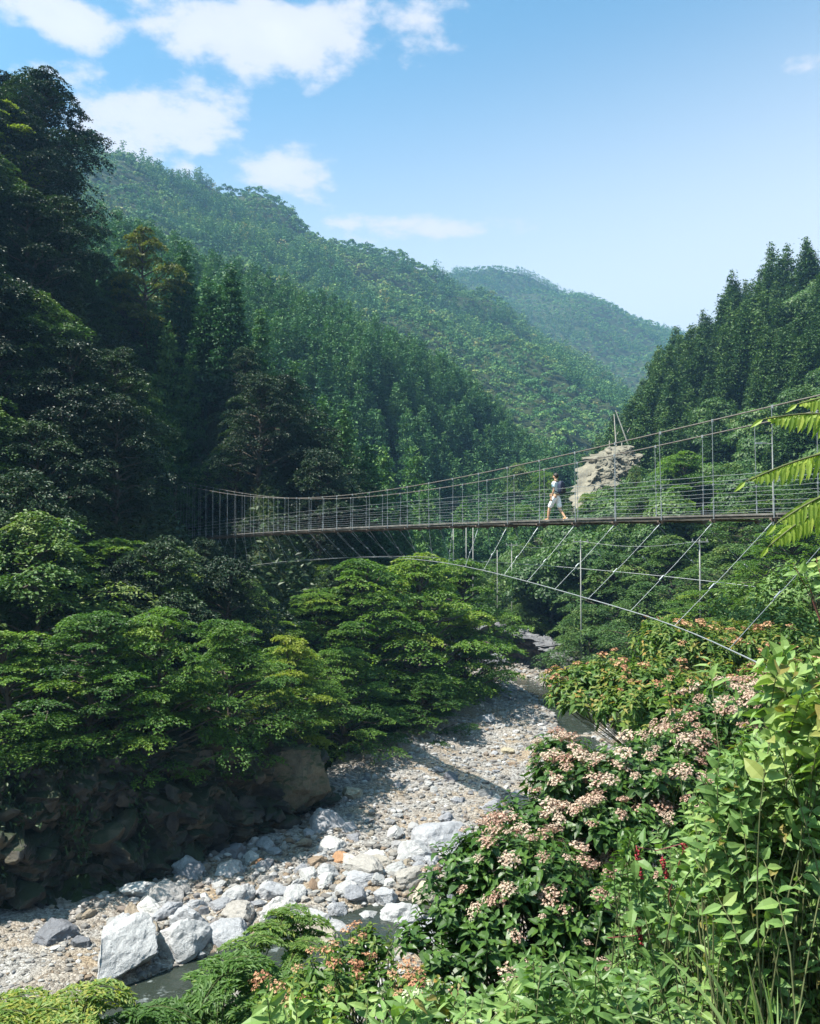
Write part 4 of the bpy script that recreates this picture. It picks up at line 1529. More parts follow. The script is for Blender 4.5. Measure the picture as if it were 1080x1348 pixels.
skin_obj('shorts', *chain([
    [((0, 0, .99), (.155, .11)), ((0, 0, .93), (.168, .118), 'p')],
    ['p', ((-.092, .01, .85), .112), ((-.092, .12, .68), .10), ((-.092, .205, .55), .09), ((-.092, .235, .49), .086)],
    ['p', ((.092, -.005, .85), .112), ((.092, -.03, .68), .10), ((.092, -.055, .55), .09), ((.092, -.075, .47), .086)]]), M['shorts'], person, 2)
for an, toe in ((AnkL, ToeL), (AnkR, ToeR)):
    an, toe = np.array(an), np.array(toe)
    heel = an + np.array((0, -.045, -.045)) if an[1] > 0 else an + np.array((0, -.05, -.01))
    sh = skin_obj('shoe', *chain([[(tuple(heel), (.042, .04)), (tuple(an * .55 + toe * .45 + np.array((0, 0, -.005))), (.046, .044)), (tuple(toe + np.array((0, .01, 0))), (.044, .032)), (tuple(toe + np.array((0, .05, -.004))), (.034, .024))]]), M['shoe'], person, 2)
    mb = MB()
    d = nrm(toe - heel)
    c = (toe + heel) / 2 + np.array((0, .02, 0))
    upv = np.cross(np.array((1.0, 0, 0)), d)
    box(mb, c - upv * .042, (.04, .145, .012), (1, 0, 0), d, upv, bev=.03)
    mb.obj('sole', M['sole'], sh)
# hair: a cap over skull and nape
V, T = ico(3)
h = V * np.array((.087, .108, .098)) * (1 + .05 * fbm(V[:, 0] * 4, V[:, 1] * 4, V[:, 2] * 4, s=5))[:, None]
h = h + np.array((0, .022, 1.635))
cut = 1.60 + np.maximum(0, (h[:, 1] - .02)) * .62 - np.maximum(0, -(h[:, 1] - .02)) * .9
h[:, 2] = np.maximum(h[:, 2], cut - .03 * (h[:, 1] < 0))
mb = MB()
mb.add(h, T)
mb.obj('hair', M['hair'], person, True)
for s in (-1, 1):
    V1, T1 = ico(2)
    mb = MB()
    mb.add(V1 * .011 + np.array((.03 * s, .118, 1.615)), T1)
    mb.obj('eye', M['eye'], person, True)
# backpack
V, T = ico(4)
q = np.sign(V) * np.abs(V) ** .55
q = q / np.max(np.abs(q), axis=0) * np.array((.15, .085, .235))
q[:, 0] *= 1 - .18 * np.clip(q[:, 2] / .235, 0, 1) ** 2
q += np.array((0, -.20, 1.20))
mb = MB()
mb.add(q, T)
pack = mb.obj('backpack', M['pack'], person, True)
q = np.sign(V) * np.abs(V) ** .55
q = q / np.max(np.abs(q), axis=0) * np.array((.115, .045, .11)) + np.array((0, -.285, 1.10))
mb = MB()
mb.add(q, T)
mb.obj('pocket', M['strap'], pack, True)
for s in (-1, 1):
    mb = MB()
    tube(mb, [(.085 * s, -.13, 1.40), (.10 * s, -.03, 1.452), (.105 * s, .08, 1.42), (.115 * s, .135, 1.32), (.13 * s, .11, 1.20), (.145 * s, -.02, 1.08), (.13 * s, -.14, 1.02)], .02, 6)
    mb.obj('strap', M['strap'], pack, True)

# ------------------------------------------------------------------ poles on the far side of the gorge
M['pole'] = plain_mat('pale_pole', (.22, .22, .21), .7, 0, .15, 5)


def pole(px, ytop, ybot, Y, r, label, arm=None, name='utility_pole', cat='pole'):
    a, b_ = P(px, ybot, Y), P(px, ytop, Y)
    g = hz(a[0], Y) - .3
    e = empty(name, (a[0], Y, g), label, cat)
    mb = MB()
    hh = b_[2] - g
    tube(mb, [(0, 0, 0), (0, 0, hh * .5), (0, 0, hh)], [r * .8, r * .7, r * .6], 8)
    mb.obj('post', M['pole'], e, True)
    mb = MB()
    if arm == 'T':
        box(mb, (0, -.12, hh - .15), (.75, .05, .05))
        for k in (-.65, 0, .65):
            tube(mb, [(k, -.12, hh - .1), (k, -.12, hh + .12)], .05, 6)
        mb.obj('crossarm', M['pole'], e)
    elif arm == 'lamp':
        tube(mb, [(0, 0, hh - .7), (-.6, 0, hh - .62), (-1.0, 0, hh - .6)], .045, 6)
        mb.obj('arm', M['pole'], e)
        mb = MB()
        box(mb, (-1.3, 0, hh - .62), (.36, .14, .07), bev=.05)
        mb.obj('lamp_head', M['steel'], e)
    return np.array([a[0], Y, b_[2]])


p1 = pole(765, 711, 772, 86, .085, 'pale utility pole with small crossarm amid trees under the walker', 'T')
p2 = pole(922, 711, 768, 78, .10, 'pale utility pole with crossarm standing under the right half of the bridge', 'T')
p3 = pole(674, 716, 765, 112, .09, 'thin pale pole below the bridge, left of the small rock outcrop', 'T')
p4 = pole(655, 724, 762, 116, .08, 'shortest thin pole left of the other poles below the bridge', None)
pole(1018, 575, 640, 84, .085, 'street lamp with a short arm seen behind the bridge cables', 'lamp', 'street_lamp', 'lamp post')
for k, (px, yt, yb) in enumerate([(597, 690, 722), (614, 688, 730), (623, 692, 728)]):
    pole(px, yt, yb, 128, .10, ['leftmost of three bare posts under the middle of the bridge', 'tallest of three bare posts under the middle of the bridge', 'rightmost of three bare posts under the middle of the bridge'][k], None, 'post', 'post')
mb = MB()
for (u, v) in ((p1, p2), (p3, p1)):
    t = np.linspace(0, 1, 16)[:, None]
    w = u + (v - u) * t
    w[:, 2] -= .1 + .5 * np.sin(t[:, 0] * PI)
    tube(mb, w, .012, 4)
tag(mb.obj('overhead_wire', M['wire']), 'thin sagging wire strung between the utility poles under the bridge', 'wire')
# ------------------------------------------------------------------ foreground plants
M['pinkleaf'] = leaf_mat('glossy_shrub_leaf', [(0, (.018, .045, .012)), (.5, (.04, .09, .018)), (.85, (.08, .15, .026)), (1, (.14, .19, .04))], trans=.28, objvar=.1, rough=.42)
M['orangeleaf'] = leaf_mat('young_orange_leaf', [(0, (.026, .07, .014)), (.5, (.07, .135, .022)), (.78, (.15, .18, .032)), (1, (.33, .19, .05))], trans=.33, objvar=.1, rough=.5)
M['limeleaf'] = leaf_mat('light_green_leaf', [(0, (.05, .10, .03)), (.5, (.145, .24, .068)), (.8, (.22, .30, .09)), (.94, (.27, .33, .095)), (1, (.20, .17, .05))], trans=.3, objvar=.1, rough=.5)
M['midleaf'] = leaf_mat('fresh_green_leaf', [(0, (.04, .09, .025)), (.5, (.10, .18, .05)), (1, (.19, .27, .08))], trans=.3, objvar=.15, rough=.42)
M['fern'] = leaf_mat('feathery_leaflet', [(0, (.035, .08, .018)), (.5, (.07, .14, .028)), (.85, (.13, .20, .04)), (1, (.26, .26, .05))], trans=.35, objvar=.25, rough=.55)
M['sumac'] = leaf_mat('sumac_leaflet', [(0, (.14, .22, .035)), (.5, (.27, .36, .06)), (1, (.42, .46, .09))], trans=.42, objvar=.1, rough=.5)
M['petal'] = leaf_mat('pink_cream_petal', [(0, (.24, .11, .075)), (.25, (.40, .24, .175)), (.6, (.49, .365, .275)), (1, (.53, .45, .35))], trans=.25, objvar=.6, rough=.6, tcol=(1, .9, .9))
M['orangepetal'] = leaf_mat('orange_pink_petal', [(0, (.32, .12, .07)), (.5, (.42, .22, .12)), (1, (.50, .35, .20))], trans=.25, objvar=.5, rough=.6, tcol=(1, .9, .9))
M['cream'] = leaf_mat('cream_blossom', [(0, (.36, .38, .22)), (1, (.55, .56, .40))], trans=.25, objvar=.1, rough=.6, tcol=(1, 1, .9))
M['raceme'] = plain_mat('dark_red_raceme', (.22, .018, .022), .5, 0, .4, 30)
M['stem'] = plain_mat('green_brown_stem', (.075, .085, .03), .8, 0, .3, 20)
M['redstem'] = plain_mat('red_stem', (.13, .035, .03), .6, 0, .3, 20)
M['blade'] = leaf_mat('grass_blade', [(0, (.10, .16, .05)), (.6, (.22, .30, .11)), (1, (.36, .40, .20))], trans=.3, objvar=.2, rough=.5)
fr = np.random.default_rng(99)


def cluster_mesh(seed, r, n, mat, name='flower_cluster', ps=.020):
    """domed head of many small star flowers"""
    g = np.random.default_rng(seed)
    mb = MB()
    a = g.uniform(0, 2 * PI, n)
    q = r * np.sqrt(g.uniform(0, 1, n))
    c = np.stack([q * np.cos(a), q * np.sin(a), .33 * r * (1 - (q / r) ** 2) + g.normal(0, .1 * r, n)], 1)
    up = nrm(np.stack([c[:, 0] / r * .8, c[:, 1] / r * .8, np.ones(n)], 1) + g.normal(0, .3, (n, 3)))
    for k in range(5):
        th = k * 2 * PI / 5
        e1 = nrm(np.cross(up, np.array([1.0, .3, .2])))
        e2 = np.cross(up, e1)
        d = e1 * math.cos(th) + e2 * math.sin(th) + up * .25
        diamonds(mb, c, d, up, ps * g.uniform(.8, 1.3, n), ps * .62, np.clip(g.normal(.5, .25, n), 0, 1), fold=.1)
    for k in range(0, n, 3):
        tube(mb, [(0, 0, -.5 * r), tuple(c[k] * .6 + np.array([0, 0, -.12 * r])), tuple(c[k])], .0022, 3, tint=0.1, cap=False)
    return mb.mesh(name, mat)


PINKC = [cluster_mesh(700 + k, (.075, .10, .125, .11, .09)[k], (40, 60, 85, 50, 50)[k], M['petal'], ps=.0155) for k in range(5)]
ORC = [cluster_mesh(710 + k, .09, 26, M['orangepetal'], ps=.018) for k in range(3)]
CRC = [cluster_mesh(720 + k, .028, 26, M['cream'], ps=.007) for k in range(2)]


def shrub(name, label, cat, base, lobes, leafm, clusters, nshoot, leafL, leafW, flowers=.5, group=None, whorl=10, stemm=None, seed=0, droop=.35, tipcol=.25, maxfl=95, cs=1.0):
    """many-stemmed shrub: shoots end on the lobes' upper shells, each with a whorl of leaves and maybe a flower head"""
    g = np.random.default_rng(seed)
    base = np.array(base, float)
    e = empty(name, tuple(base), label, cat, group)
    lf, st = MB(), MB()
    w = np.array([l[3] ** 2 for l in lobes], float)
    w /= w.sum()
    # main stems
    mains = []
    for l in lobes:
        c = P(l[0], l[1], l[2]) - base
        r = l[3]
        tgt = c - np.array([0, 0, r * .55])
        b0 = np.array([g.normal(0, .18), g.normal(0, .18), -.2])
        t = np.linspace(0, 1, 6)[:, None]
        pth = b0 + (tgt - b0) * t
        pth[:, :2] += (np.sin(t * PI) * g.normal(0, .12, 2)) - (tgt - b0)[:2] * (.22 * np.sin(t * PI))
        pth[1:-1] += g.normal(0, .03, (4, 3))
        tube(st, pth, .026 * (1 - .65 * t[:, 0]), 6, cap=False)
        mains.append((c, r, pth))
    fl = []
    for k in range(nshoot):
        li = int(g.choice(len(lobes), p=w))
        c, r, pth = mains[li]
        sq = lobes[li][4] if len(lobes[li]) > 4 else .7
        u = g.normal(size=3)
        u[2] = abs(u[2]) * .9 - .25
        u = u / np.linalg.norm(u)
        inner = g.uniform(.72, 1.0) if g.uniform() < .75 else g.uniform(.4, .75)
        tip = c + u * np.array([r, r, r * sq]) * inner
        s0 = pth[int(g.integers(3, 6))]
        t = np.linspace(0, 1, 4)[:, None]
        sp = s0 + (tip - s0) * t
        sp[:, 2] -= np.sin(t[:, 0] * PI) * .06
        tube(st, sp, .006 * (1 - .6 * t[:, 0]) + .0015, 4, cap=False)
        ax = nrm(u * .6 + np.array([0, 0, .9]) + g.normal(0, .15, 3))
        m = whorl
        jj = np.arange(m)
        back = (jj // 2) * leafL * .28
        ph = (jj % 2) * PI + (jj // 2) * PI / 2 + g.normal(0, .35, m) + g.uniform(0, 6.28)
        e1 = nrm(np.cross(ax, np.array([.3, 1, .1])))
        e2 = np.cross(ax, e1)
        d = e1[None] * np.cos(ph)[:, None] + e2[None] * np.sin(ph)[:, None] + ax[None] * (.35 - .12 * (jj // 2))[:, None] + g.normal(0, .14, (m, 3))
        pos = tip[None] - ax[None] * back[:, None]
        L = leafL * (.62 + .14 * (jj // 2)).clip(0, 1.1) * g.uniform(.75, 1.2, m)
        tint = np.clip(.42 + g.normal(0, .09) + g.normal(0, .09, m) + tipcol * (jj < 4) * (inner > .7), 0, 1)
        leaves(lf, pos, d, np.broadcast_to(ax, (m, 3)) + g.normal(0, .2, (m, 3)), L, L * leafW, tint, droop=g.uniform(.5, 1.3, m) * droop)
        if u[2] > .12 and inner > .7 and g.uniform() < flowers:
            fl.append((tip + ax * .035, ax))
    lf.obj('foliage', leafm, e)
    st.obj('stems', stemm or M['stem'], e, True)
    g.shuffle(fl)
    for p, ax in fl[:maxfl]:
        o = link('flower_cluster', clusters[int(g.integers(0, len(clusters)))], e)
        o.location = tuple(p)
        q = Vector((0, 0, 1)).rotation_difference(Vector(ax * .8 + np.array([0, 0, .5]) + g.normal(0, .22, 3)))
        o.rotation_mode = 'QUATERNION'
        o.rotation_quaternion = q
        s = g.uniform(.6, 1.35) * cs
        o.scale = (s, s, s)
    return e


def ground_base(x, y):
    return (x, y, hz(x, y))


# big pink flowering shrubs
shrub('flowering_shrub', 'tall shrub thick with pale pink flower heads beside the pale riverbed', 'shrub', ground_base(1.9, 8.9),
      [(850, 1010, 9.2, .7, .45), (760, 1025, 9.0, .6, .45), (800, 1075, 8.8, .75, .5), (700, 1070, 8.8, .45, .5), (740, 985, 9.6, .4, .4), (770, 1130, 8.7, .5, .6), (690, 1110, 8.4, .45, .5)],
      M['pinkleaf'], PINKC, 420, .125, .52, flowers=.95, seed=1, maxfl=100, cs=.9)
shrub('flowering_shrub', 'pink flowered shrub highest on the bank, touching the light green arching shrub', 'shrub', ground_base(3.1, 9.6),
      [(930, 965, 9.8, .6, .5), (900, 1080, 8.8, .6, .6), (970, 925, 10.4, .65, .5), (850, 1140, 8.6, .6, .7), (880, 985, 9.5, .55, .5), (1010, 915, 10.6, .5, .5), (900, 1020, 9.2, .5, .5)],
      M['pinkleaf'], PINKC, 380, .125, .52, flowers=.9, seed=7, maxfl=95, cs=.9)
shrub('flowering_shrub', 'dense dark leaved shrub with pink flowers hanging lowest over the riverbed', 'shrub', ground_base(1.3, 7.6),
      [(640, 1125, 7.6, .45, .6), (700, 1140, 7.5, .5, .7), (610, 1180, 7.4, .42, .8), (680, 1210, 7.3, .55, .8), (760, 1190, 7.4, .5, .8), (580, 1240, 7.2, .4, .8), (640, 1270, 7.0, .5, .8), (830, 1200, 7.5, .5, .8), (740, 1260, 7.1, .45, .7)],
      M['pinkleaf'], PINKC, 560, .115, .52, flowers=.6, seed=2, maxfl=92, cs=.72)
shrub('flowering_shrub', 'sparse shrub of pinkish flowers and bronze leaves at the bottom centre', 'shrub', ground_base(-.4, 6.3),
      [(470, 1250, 6.6, .26, .6), (430, 1290, 6.2, .28, .7), (510, 1300, 6.1, .26, .7), (380, 1310, 6.1, .26, .6), (490, 1235, 6.6, .2, .5), (560, 1310, 6.0, .26, .7)],
      M['orangeleaf'], ORC, 150, .085, .45, flowers=.5, seed=3, maxfl=50, cs=.55)
# orange tinged shrub
BZ = [(820, 890, 14.0, .9, .45), (900, 850, 14.6, 1.0, .5), (780, 915, 13.6, .8, .45), (970, 855, 14.8, .95, .5), (1030, 855, 14.8, .9, .55), (870, 905, 13.4, .9, .55), (960, 905, 13.4, .9, .55), (1040, 900, 13.4, .8, .6), (790, 885, 13.8, .6, .4), (845, 935, 12.8, .75, .6), (880, 825, 15.2, .6, .5), (960, 830, 15.3, .6, .4), (745, 890, 13.9, .4, .4)]
shrub('bronze_shrub', 'broad shrub with orange tipped new leaves beyond the pink flowers', 'shrub', ground_base(9.0, 23.0),
      [(px, py, Y * 1.6, r * 1.55, q) for px, py, Y, r, q in BZ],
      M['orangeleaf'], ORC, 1250, .215, .42, flowers=.3, seed=4, maxfl=95, cs=1.5, tipcol=.3, droop=.5)
shrub('leafy_shrub', 'plain green shrub at the right edge behind the orange tipped leaves', 'shrub', ground_base(12.5, 27),
      [(1000, 800, 27.5, 1.6, .6), (1070, 775, 27.0, 1.7, .7), (1080, 830, 25.5, 1.4, .6), (1040, 815, 26.0, 1.2, .5)],
      M['midleaf'], CRC, 420, .21, .45, flowers=0, seed=6)


def arching(name, label, cat, base, tips, leafL, leafW, leafm, stemm, pairs=11, seed=0, group=None, droop=.4, arch=.35, bright=0.0, blossoms=None):
    """arching stems with opposite leaves"""
    g = np.random.default_rng(seed)
    base = np.array(base, float)
    e = empty(name, tuple(base), label, cat, group)
    lf, st = MB(), MB()
    tp = []
    for tip in tips:
        tip = np.array(tip) - base
        b0 = np.array([g.normal(0, .22), g.normal(0, .22), -.15])
        b0[:2] += tip[:2] * .35
        t = np.linspace(0, 1, 9)[:, None]
        p = b0 + (tip - b0) * t
        hgt = np.linalg.norm(tip - b0)
        p[:, 2] += np.sin(t[:, 0] ** 1.3 * PI) * arch * hgt * .35
        p[:, :2] += np.sin(t * PI) * g.normal(0, .06 * hgt, 2)
        tube(st, p, .0042 * (1 - .75 * t[:, 0]) + .001, 5, cap=False)
        tg_ = nrm(np.gradient(p, axis=0))
        n = pairs
        span = min(.85, n * leafL * .52 / hgt)
        tt = np.linspace(1 - span, .995, n)
        pos = np.stack([np.interp(tt, t[:, 0], p[:, j]) for j in range(3)], 1)
        tn = np.stack([np.interp(tt, t[:, 0], tg_[:, j]) for j in range(3)], 1)
        s = nrm(np.cross(tn, np.array([0, 0, 1.0]) + g.normal(0, .1, 3)))
        rot = g.normal(0, .6, n) + (np.arange(n) % 2) * .8
        upv = np.cross(s, tn)
        sd = s * np.cos(rot)[:, None] + upv * np.sin(rot)[:, None]
        size = leafL * (1.1 - .55 * ((tt - tt[0]) / (tt[-1] - tt[0])) ** 2)
        for sg in (-1, 1):
            d = sd * sg + tn * .55 + g.normal(0, .28, (n, 3)) + np.array([0, -.15, -.1])
            L = size * g.uniform(.8, 1.2, n)
            leaves(lf, pos, d, upv + np.array([0, 0, .6]) + g.normal(0, .25, (n, 3)), L, L * leafW * g.uniform(.8, 1.15, n), np.where(g.uniform(0, 1, n) > .975, 1.0, np.clip(.45 + bright + g.normal(0, .12) + g.normal(0, .13, n), 0, .95)), droop=g.uniform(.4, 1.3, n) * droop)
        tp.append(p[-1])
    lf.obj('foliage', leafm, e)
    st.obj('stems', stemm, e, True)
    if blossoms:
        for p in tp[::3][:90]:
            o = link('blossom', blossoms[int(g.integers(0, len(blossoms)))], e)
            o.location = tuple(p)
            o.rotation_euler = (g.normal(0, .4), g.normal(0, .4), g.uniform(0, 6))
            k = g.uniform(.6, 1.1)
            o.scale = (k, k, k)
    return e


def tips_px(n, x0, x1, y0, y1, Y0, Y1, seed, edge=None):
    g = np.random.default_rng(seed)
    out = []
    while len(out) < n:
        px, py = g.uniform(x0, x1), g.uniform(y0, y1)
        if edge and px < np.interp(py, edge[0], edge[1]):
            continue
        out.append(P(px, py, g.uniform(Y0, Y1)))
    return out


# the light green shrub on the right
E1 = ([880, 960, 1050, 1120, 1200, 1350], [1030, 955, 905, 905, 930, 960])
arching('arching_shrub', 'light green shrub of arching stems with paired leaves filling the lower right', 'shrub', ground_base(1.75, 3.9),
        tips_px(400, 885, 1130, 955, 1400, 3.8, 4.9, 11, E1), .08, .46, M['limeleaf'], M['stem'], pairs=12, seed=11)
arching('arching_shrub', 'darker fine leaved shrub between the pink flowers and the light green one', 'shrub', ground_base(1.6, 5.2),
        tips_px(120, 800, 960, 1090, 1290, 4.8, 5.8, 12), .075, .42, M['midleaf'], M['stem'], pairs=9, seed=12)
arching('broad_leaved_bush', 'yellow green bush with broad leaves and red stalks at the right edge', 'bush', ground_base(2.2, 4.2),
        tips_px(56, 1000, 1130, 850, 985, 3.6, 4.4, 13), .10, .62, M['limeleaf'], M['stem'], pairs=6, seed=13, bright=.22)
arching('leafy_sprig', 'tall light green sprig rising in front of the bronze shrub', 'sprig', ground_base(2.2, 5.6),
        [P(935, 868, 5.6), P(880, 905, 5.6), P(962, 915, 5.5), P(1010, 862, 5.3)], .11, .36, M['limeleaf'], M['stem'], pairs=5, seed=14, bright=.15, droop=.6)
# bottom strip
arching('leafy_plant', 'light green plant with cream flower heads at the bottom centre', 'plant', ground_base(.15, 3.6),
        tips_px(46, 500, 690, 1292, 1360, 3.6, 4.4, 15), .10, .36, M['limeleaf'], M['stem'], pairs=7, seed=15, blossoms=CRC)
arching('leafy_plant', 'lush fresh green plant with lance shaped leaves low between shrub and grass', 'plant', ground_base(.9, 3.7),
        tips_px(80, 670, 900, 1255, 1370, 3.7, 4.7, 16), .095, .34, M['midleaf'], M['stem'], pairs=8, seed=16)
arching('leafy_plant', 'pale yellow green plant of upright shoots at the bottom edge left of centre', 'plant', ground_base(-.4, 3.9),
        tips_px(26, 350, 510, 1290, 1370, 3.9, 4.7, 17), .10, .40, M['limeleaf'], M['stem'], pairs=6, seed=17, bright=.15)


def ferny(name, label, cat, base, fronds, seed, leafm, fl=.55, group=None, lw=.26, npin=13, bright=0.0, leaflet=.055):
    """bipinnate or pinnate feathery fronds"""
    g = np.random.default_rng(seed)
    base = np.array(base, float)
    e = empty(name, tuple(base), label, cat, group)
    lf, st = MB(), MB()
    for tip in fronds:
        tip = np.array(tip) - base
        b0 = np.array([g.normal(0, .25), g.normal(0, .25), -.15]) + np.array([tip[0] * .5, tip[1] * .5, 0])
        t = np.linspace(0, 1, 6)[:, None]
        p = b0 + (tip - b0) * t
        p[:, :2] += np.sin(t * PI) * g.normal(0, .12, 2)
        tube(st, p, .009 * (1 - .7 * t[:, 0]) + .002, 5, cap=False)
        nf = g.integers(4, 6)
        for q in range(nf):
            an = q * 2.4 + g.normal(0, .3)
            L = fl * g.uniform(.6, 1.1)
            o0 = tip - np.array([0, 0, .05 * q])
            d = np.array([math.cos(an), math.sin(an), .3])
            u = np.linspace(0, 1, npin)[:, None]
            rp = o0 + d * L * u + np.array([0, 0, -.55]) * L * u ** 2
            tube(st, rp, .0028, 3, cap=False)
            tn = nrm(np.gradient(rp, axis=0))
            s = nrm(np.cross(tn, np.array([0, 0, 1.0])))
            for sg in (-1, 1):
                pl = L * .34 * np.sin(np.clip(u[:, 0] * .9 + .12, 0, 1) * PI) ** .7
                # each pinna carries leaflets
                for w in np.linspace(.15, 1, 5):
                    pos = rp + s * sg * (pl * w)[:, None] + np.array([0, 0, -.12]) * (pl * w)[:, None]
                    for s2 in (-1, 1):
                        dd = tn * s2 * .9 + s * sg * .7 + g.normal(0, .3, rp.shape)
                        diamonds(lf, pos, dd, np.array([0, 0, 1.0]) + g.normal(0, .2, rp.shape), leaflet * g.uniform(.8, 1.2, len(rp)), leaflet * lw * 1.4, np.clip(.45 + bright + g.normal(0, .12, len(rp)), 0, 1))
    lf.obj('foliage', leafm, e)
    st.obj('stems', M['stem'], e, True)
    return e


ferny('feathery_shrub', 'feathery green shrub with ferny leaves in front of the dark stream pool', 'shrub', ground_base(-1.9, 7.2),
      tips_px(15, 255, 425, 1262, 1385, 7.0, 8.6, 21), 21, M['fern'], fl=.48, leaflet=.07)
ferny('feathery_shrub', 'small feathery sprigs sticking up before the pale boulders', 'shrub', ground_base(-1.8, 8.8),
      [P(375, 1195, 8.8), P(350, 1215, 8.7), P(400, 1212, 8.8), P(330, 1235, 8.4), P(390, 1240, 8.5)], 22, M['fern'], fl=.3, bright=.12)
ferny('feathery_shrub', 'yellowish feathery shrub in the lower left corner', 'shrub', ground_base(-3.6, 6.4),
      tips_px(9, -20, 125, 1300, 1370, 6.2, 7.2, 23), 23, M['fern'], bright=.34, fl=.42, leaflet=.065)
ferny('feathery_shrub', 'dark thin feathery shrub under the large white slab', 'shrub', ground_base(-2.6, 6.6),
      tips_px(6, 120, 240, 1325, 1375, 6.6, 7.4, 24), 24, M['fern'], bright=-.08, fl=.4, leaflet=.065)


# sumac fronds hanging in from the right
def pinnate(spec, seed):
    g = np.random.default_rng(seed)
    tipp, rootp, Y, droopy = spec
    a, b_ = P(*rootp, Y), P(*tipp, Y + .05)
    lf, st = MB(), MB()
    u = np.linspace(0, 1, 25)[:, None]
    p = a + (b_ - a) * u
    p[:, 2] += np.sin(u[:, 0] * PI) * droopy
    o = a.copy()
    tube(st, p - o, .004 * (1 - .6 * u[:, 0]) + .001, 5)
    tn = nrm(np.gradient(p, axis=0))
    vs_ = nrm(np.cross(tn, np.array([0, 1.0, .25])))
    k = np.arange(1, 25)
    for sg in (-1, 1):
        d = vs_[k] * sg * .55 + tn[k] * .45 + np.array([0, 0, -.75]) + g.normal(0, .09, (24, 3)) + np.array([0, -.35 * sg, 0])
        L = .095 * np.sin(np.clip(u[k, 0] * .75 + .28, 0, 1) * PI) ** .6 * g.uniform(.85, 1.12, 24)
        leaves(lf, p[k] - o, d, np.array([0, -1.0, .4]) + g.normal(0, .15, (24, 3)), L, .0185 * g.uniform(.85, 1.15, 24), np.clip(.5 + g.normal(0, .18, 24), 0, 1), droop=.12, fold=.12, p1=.35, p2=.7, w1=.5, w2=.38)
    leaves(lf, p[-1:] - o, tn[-1:] + np.array([0, 0, -.4]), np.array([[0, -1.0, .4]]), .05, .016, .6)
    return o, lf, st


e0 = P(1210, 640, 3.0)
sumac = empty('sumac_shrub', (e0[0], e0[1], hz(e0[0], e0[1])), 'sumac with long drooping yellow green fronds reaching in at the right edge', 'shrub')
sb = np.array(sumac.location)
st = MB()
stem_top = e0 + np.array([0, 0, .4]) - sb
tube(st, [(0, 0, -.2), (.05, 0, stem_top[2] * .5), tuple(stem_top)], [.025, .018, .009], 6)
st.obj('stem', M['stem'], sumac, True)
for k, sp in enumerate([((1005, 552), (1165, 560), 3.0, .03), ((982, 634), (1150, 585), 2.9, .02), ((1022, 690), (1160, 640), 2.8, .035), ((1050, 532), (1175, 520), 3.2, .02), ((1012, 720), (1140, 668), 3.1, .05)]):
    o, lf, s2 = pinnate(sp, 800 + k)
    f = lf.obj('frond', M['sumac'], sumac)
    f.location = tuple(o - sb)
    s3 = s2.obj('rachis', M['stem'], f, True)
    s4 = MB()
    tube(s4, [o - sb, stem_top - np.array([0, 0, .15 * k])], .004, 4)
    s4.obj('stalk', M['stem'], sumac)

# small sprig with a dry brown seed head at the right edge
arching('leafy_sprig', 'sprig of pale leaves around a reddish dry head at the right edge', 'sprig', ground_base(2.5, 4.6),
        [P(1045, 742, 4.6), P(1075, 735, 4.6), P(1085, 765, 4.5), P(1062, 760, 4.6)], .07, .5, M['limeleaf'], M['redstem'], pairs=4, seed=31, bright=.1)

# red hanging racemes of the pokeweed-like plant
g = np.random.default_rng(55)
pk = empty('red_stalked_plant', ground_base(1.9, 4.75), 'plant with red stalks and hanging dark red racemes between the shrubs', 'plant')
pb_ = np.array(pk.location)
st, lf = MB(), MB()
mains = [[P(915, 1290, 4.8), P(880, 1180, 4.8), P(900, 1120, 4.75), P(925, 1100, 4.7)], [P(930, 1290, 4.7), P(945, 1190, 4.6), P(948, 1135, 4.6)], [P(910, 1280, 4.8), P(860, 1230, 4.9), P(800, 1235, 5.0)], [P(925, 1100, 4.7), P(895, 1112, 4.75), P(865, 1120, 4.8), P(838, 1115, 4.8)]]
for m in mains:
    tube(st, [q - pb_ for q in m], .003, 5)
tube(st, [(0, 0, -.2), mains[0][0] - pb_], .006, 5)
tube(st, [(0, 0, -.2), mains[1][0] - pb_], .006, 5)
st.obj('stems', M['redstem'], pk, True)
for px, py, ln, Y in [(838, 1118, .16, 4.8), (872, 1130, .13, 4.8), (948, 1135, .12, 4.6), (955, 1180, .14, 4.6), (838, 1210, .14, 4.9), (1035, 960, .12, 4.0), (1020, 1062, .10, 4.2), (900, 1110, .09, 4.75)]:
    mb = MB()
    V1, T1 = ico(1)
    m = 60
    t = g.uniform(0, 1, m)
    rr = .013 * (1 - .5 * t)
    a = g.uniform(0, 6.28, m)
    c = np.stack([rr * np.cos(a) + .03 * t, rr * np.sin(a), -ln * t], 1)
    Vb = (V1[None] * .0062 + c[:, None]).reshape(-1, 3)
    mb.add(Vb, (np.arange(m)[:, None, None] * len(V1) + T1[None]).reshape(-1, 3))
    tube(mb, [(0, 0, .02), (.015, 0, -ln * .5), (.03, 0, -ln)], .003, 4)
    o = mb.obj('raceme', M['raceme'], pk, True)
    o.location = tuple(P(px, py, Y) - pb_)
m = 60
ps = np.array([P(g.uniform(820, 960), g.uniform(1110, 1290), g.uniform(4.7, 5.0)) for _ in range(m)]) - pb_
leaves(lf, ps, g.normal(0, 1, (m, 3)) + np.array([0, 0, -.3]), np.array([0, -.3, 1.0]) + g.normal(0, .4, (m, 3)), .10, .05, g.uniform(.3, .7, m))
lf.obj('foliage', M['midleaf'], pk)

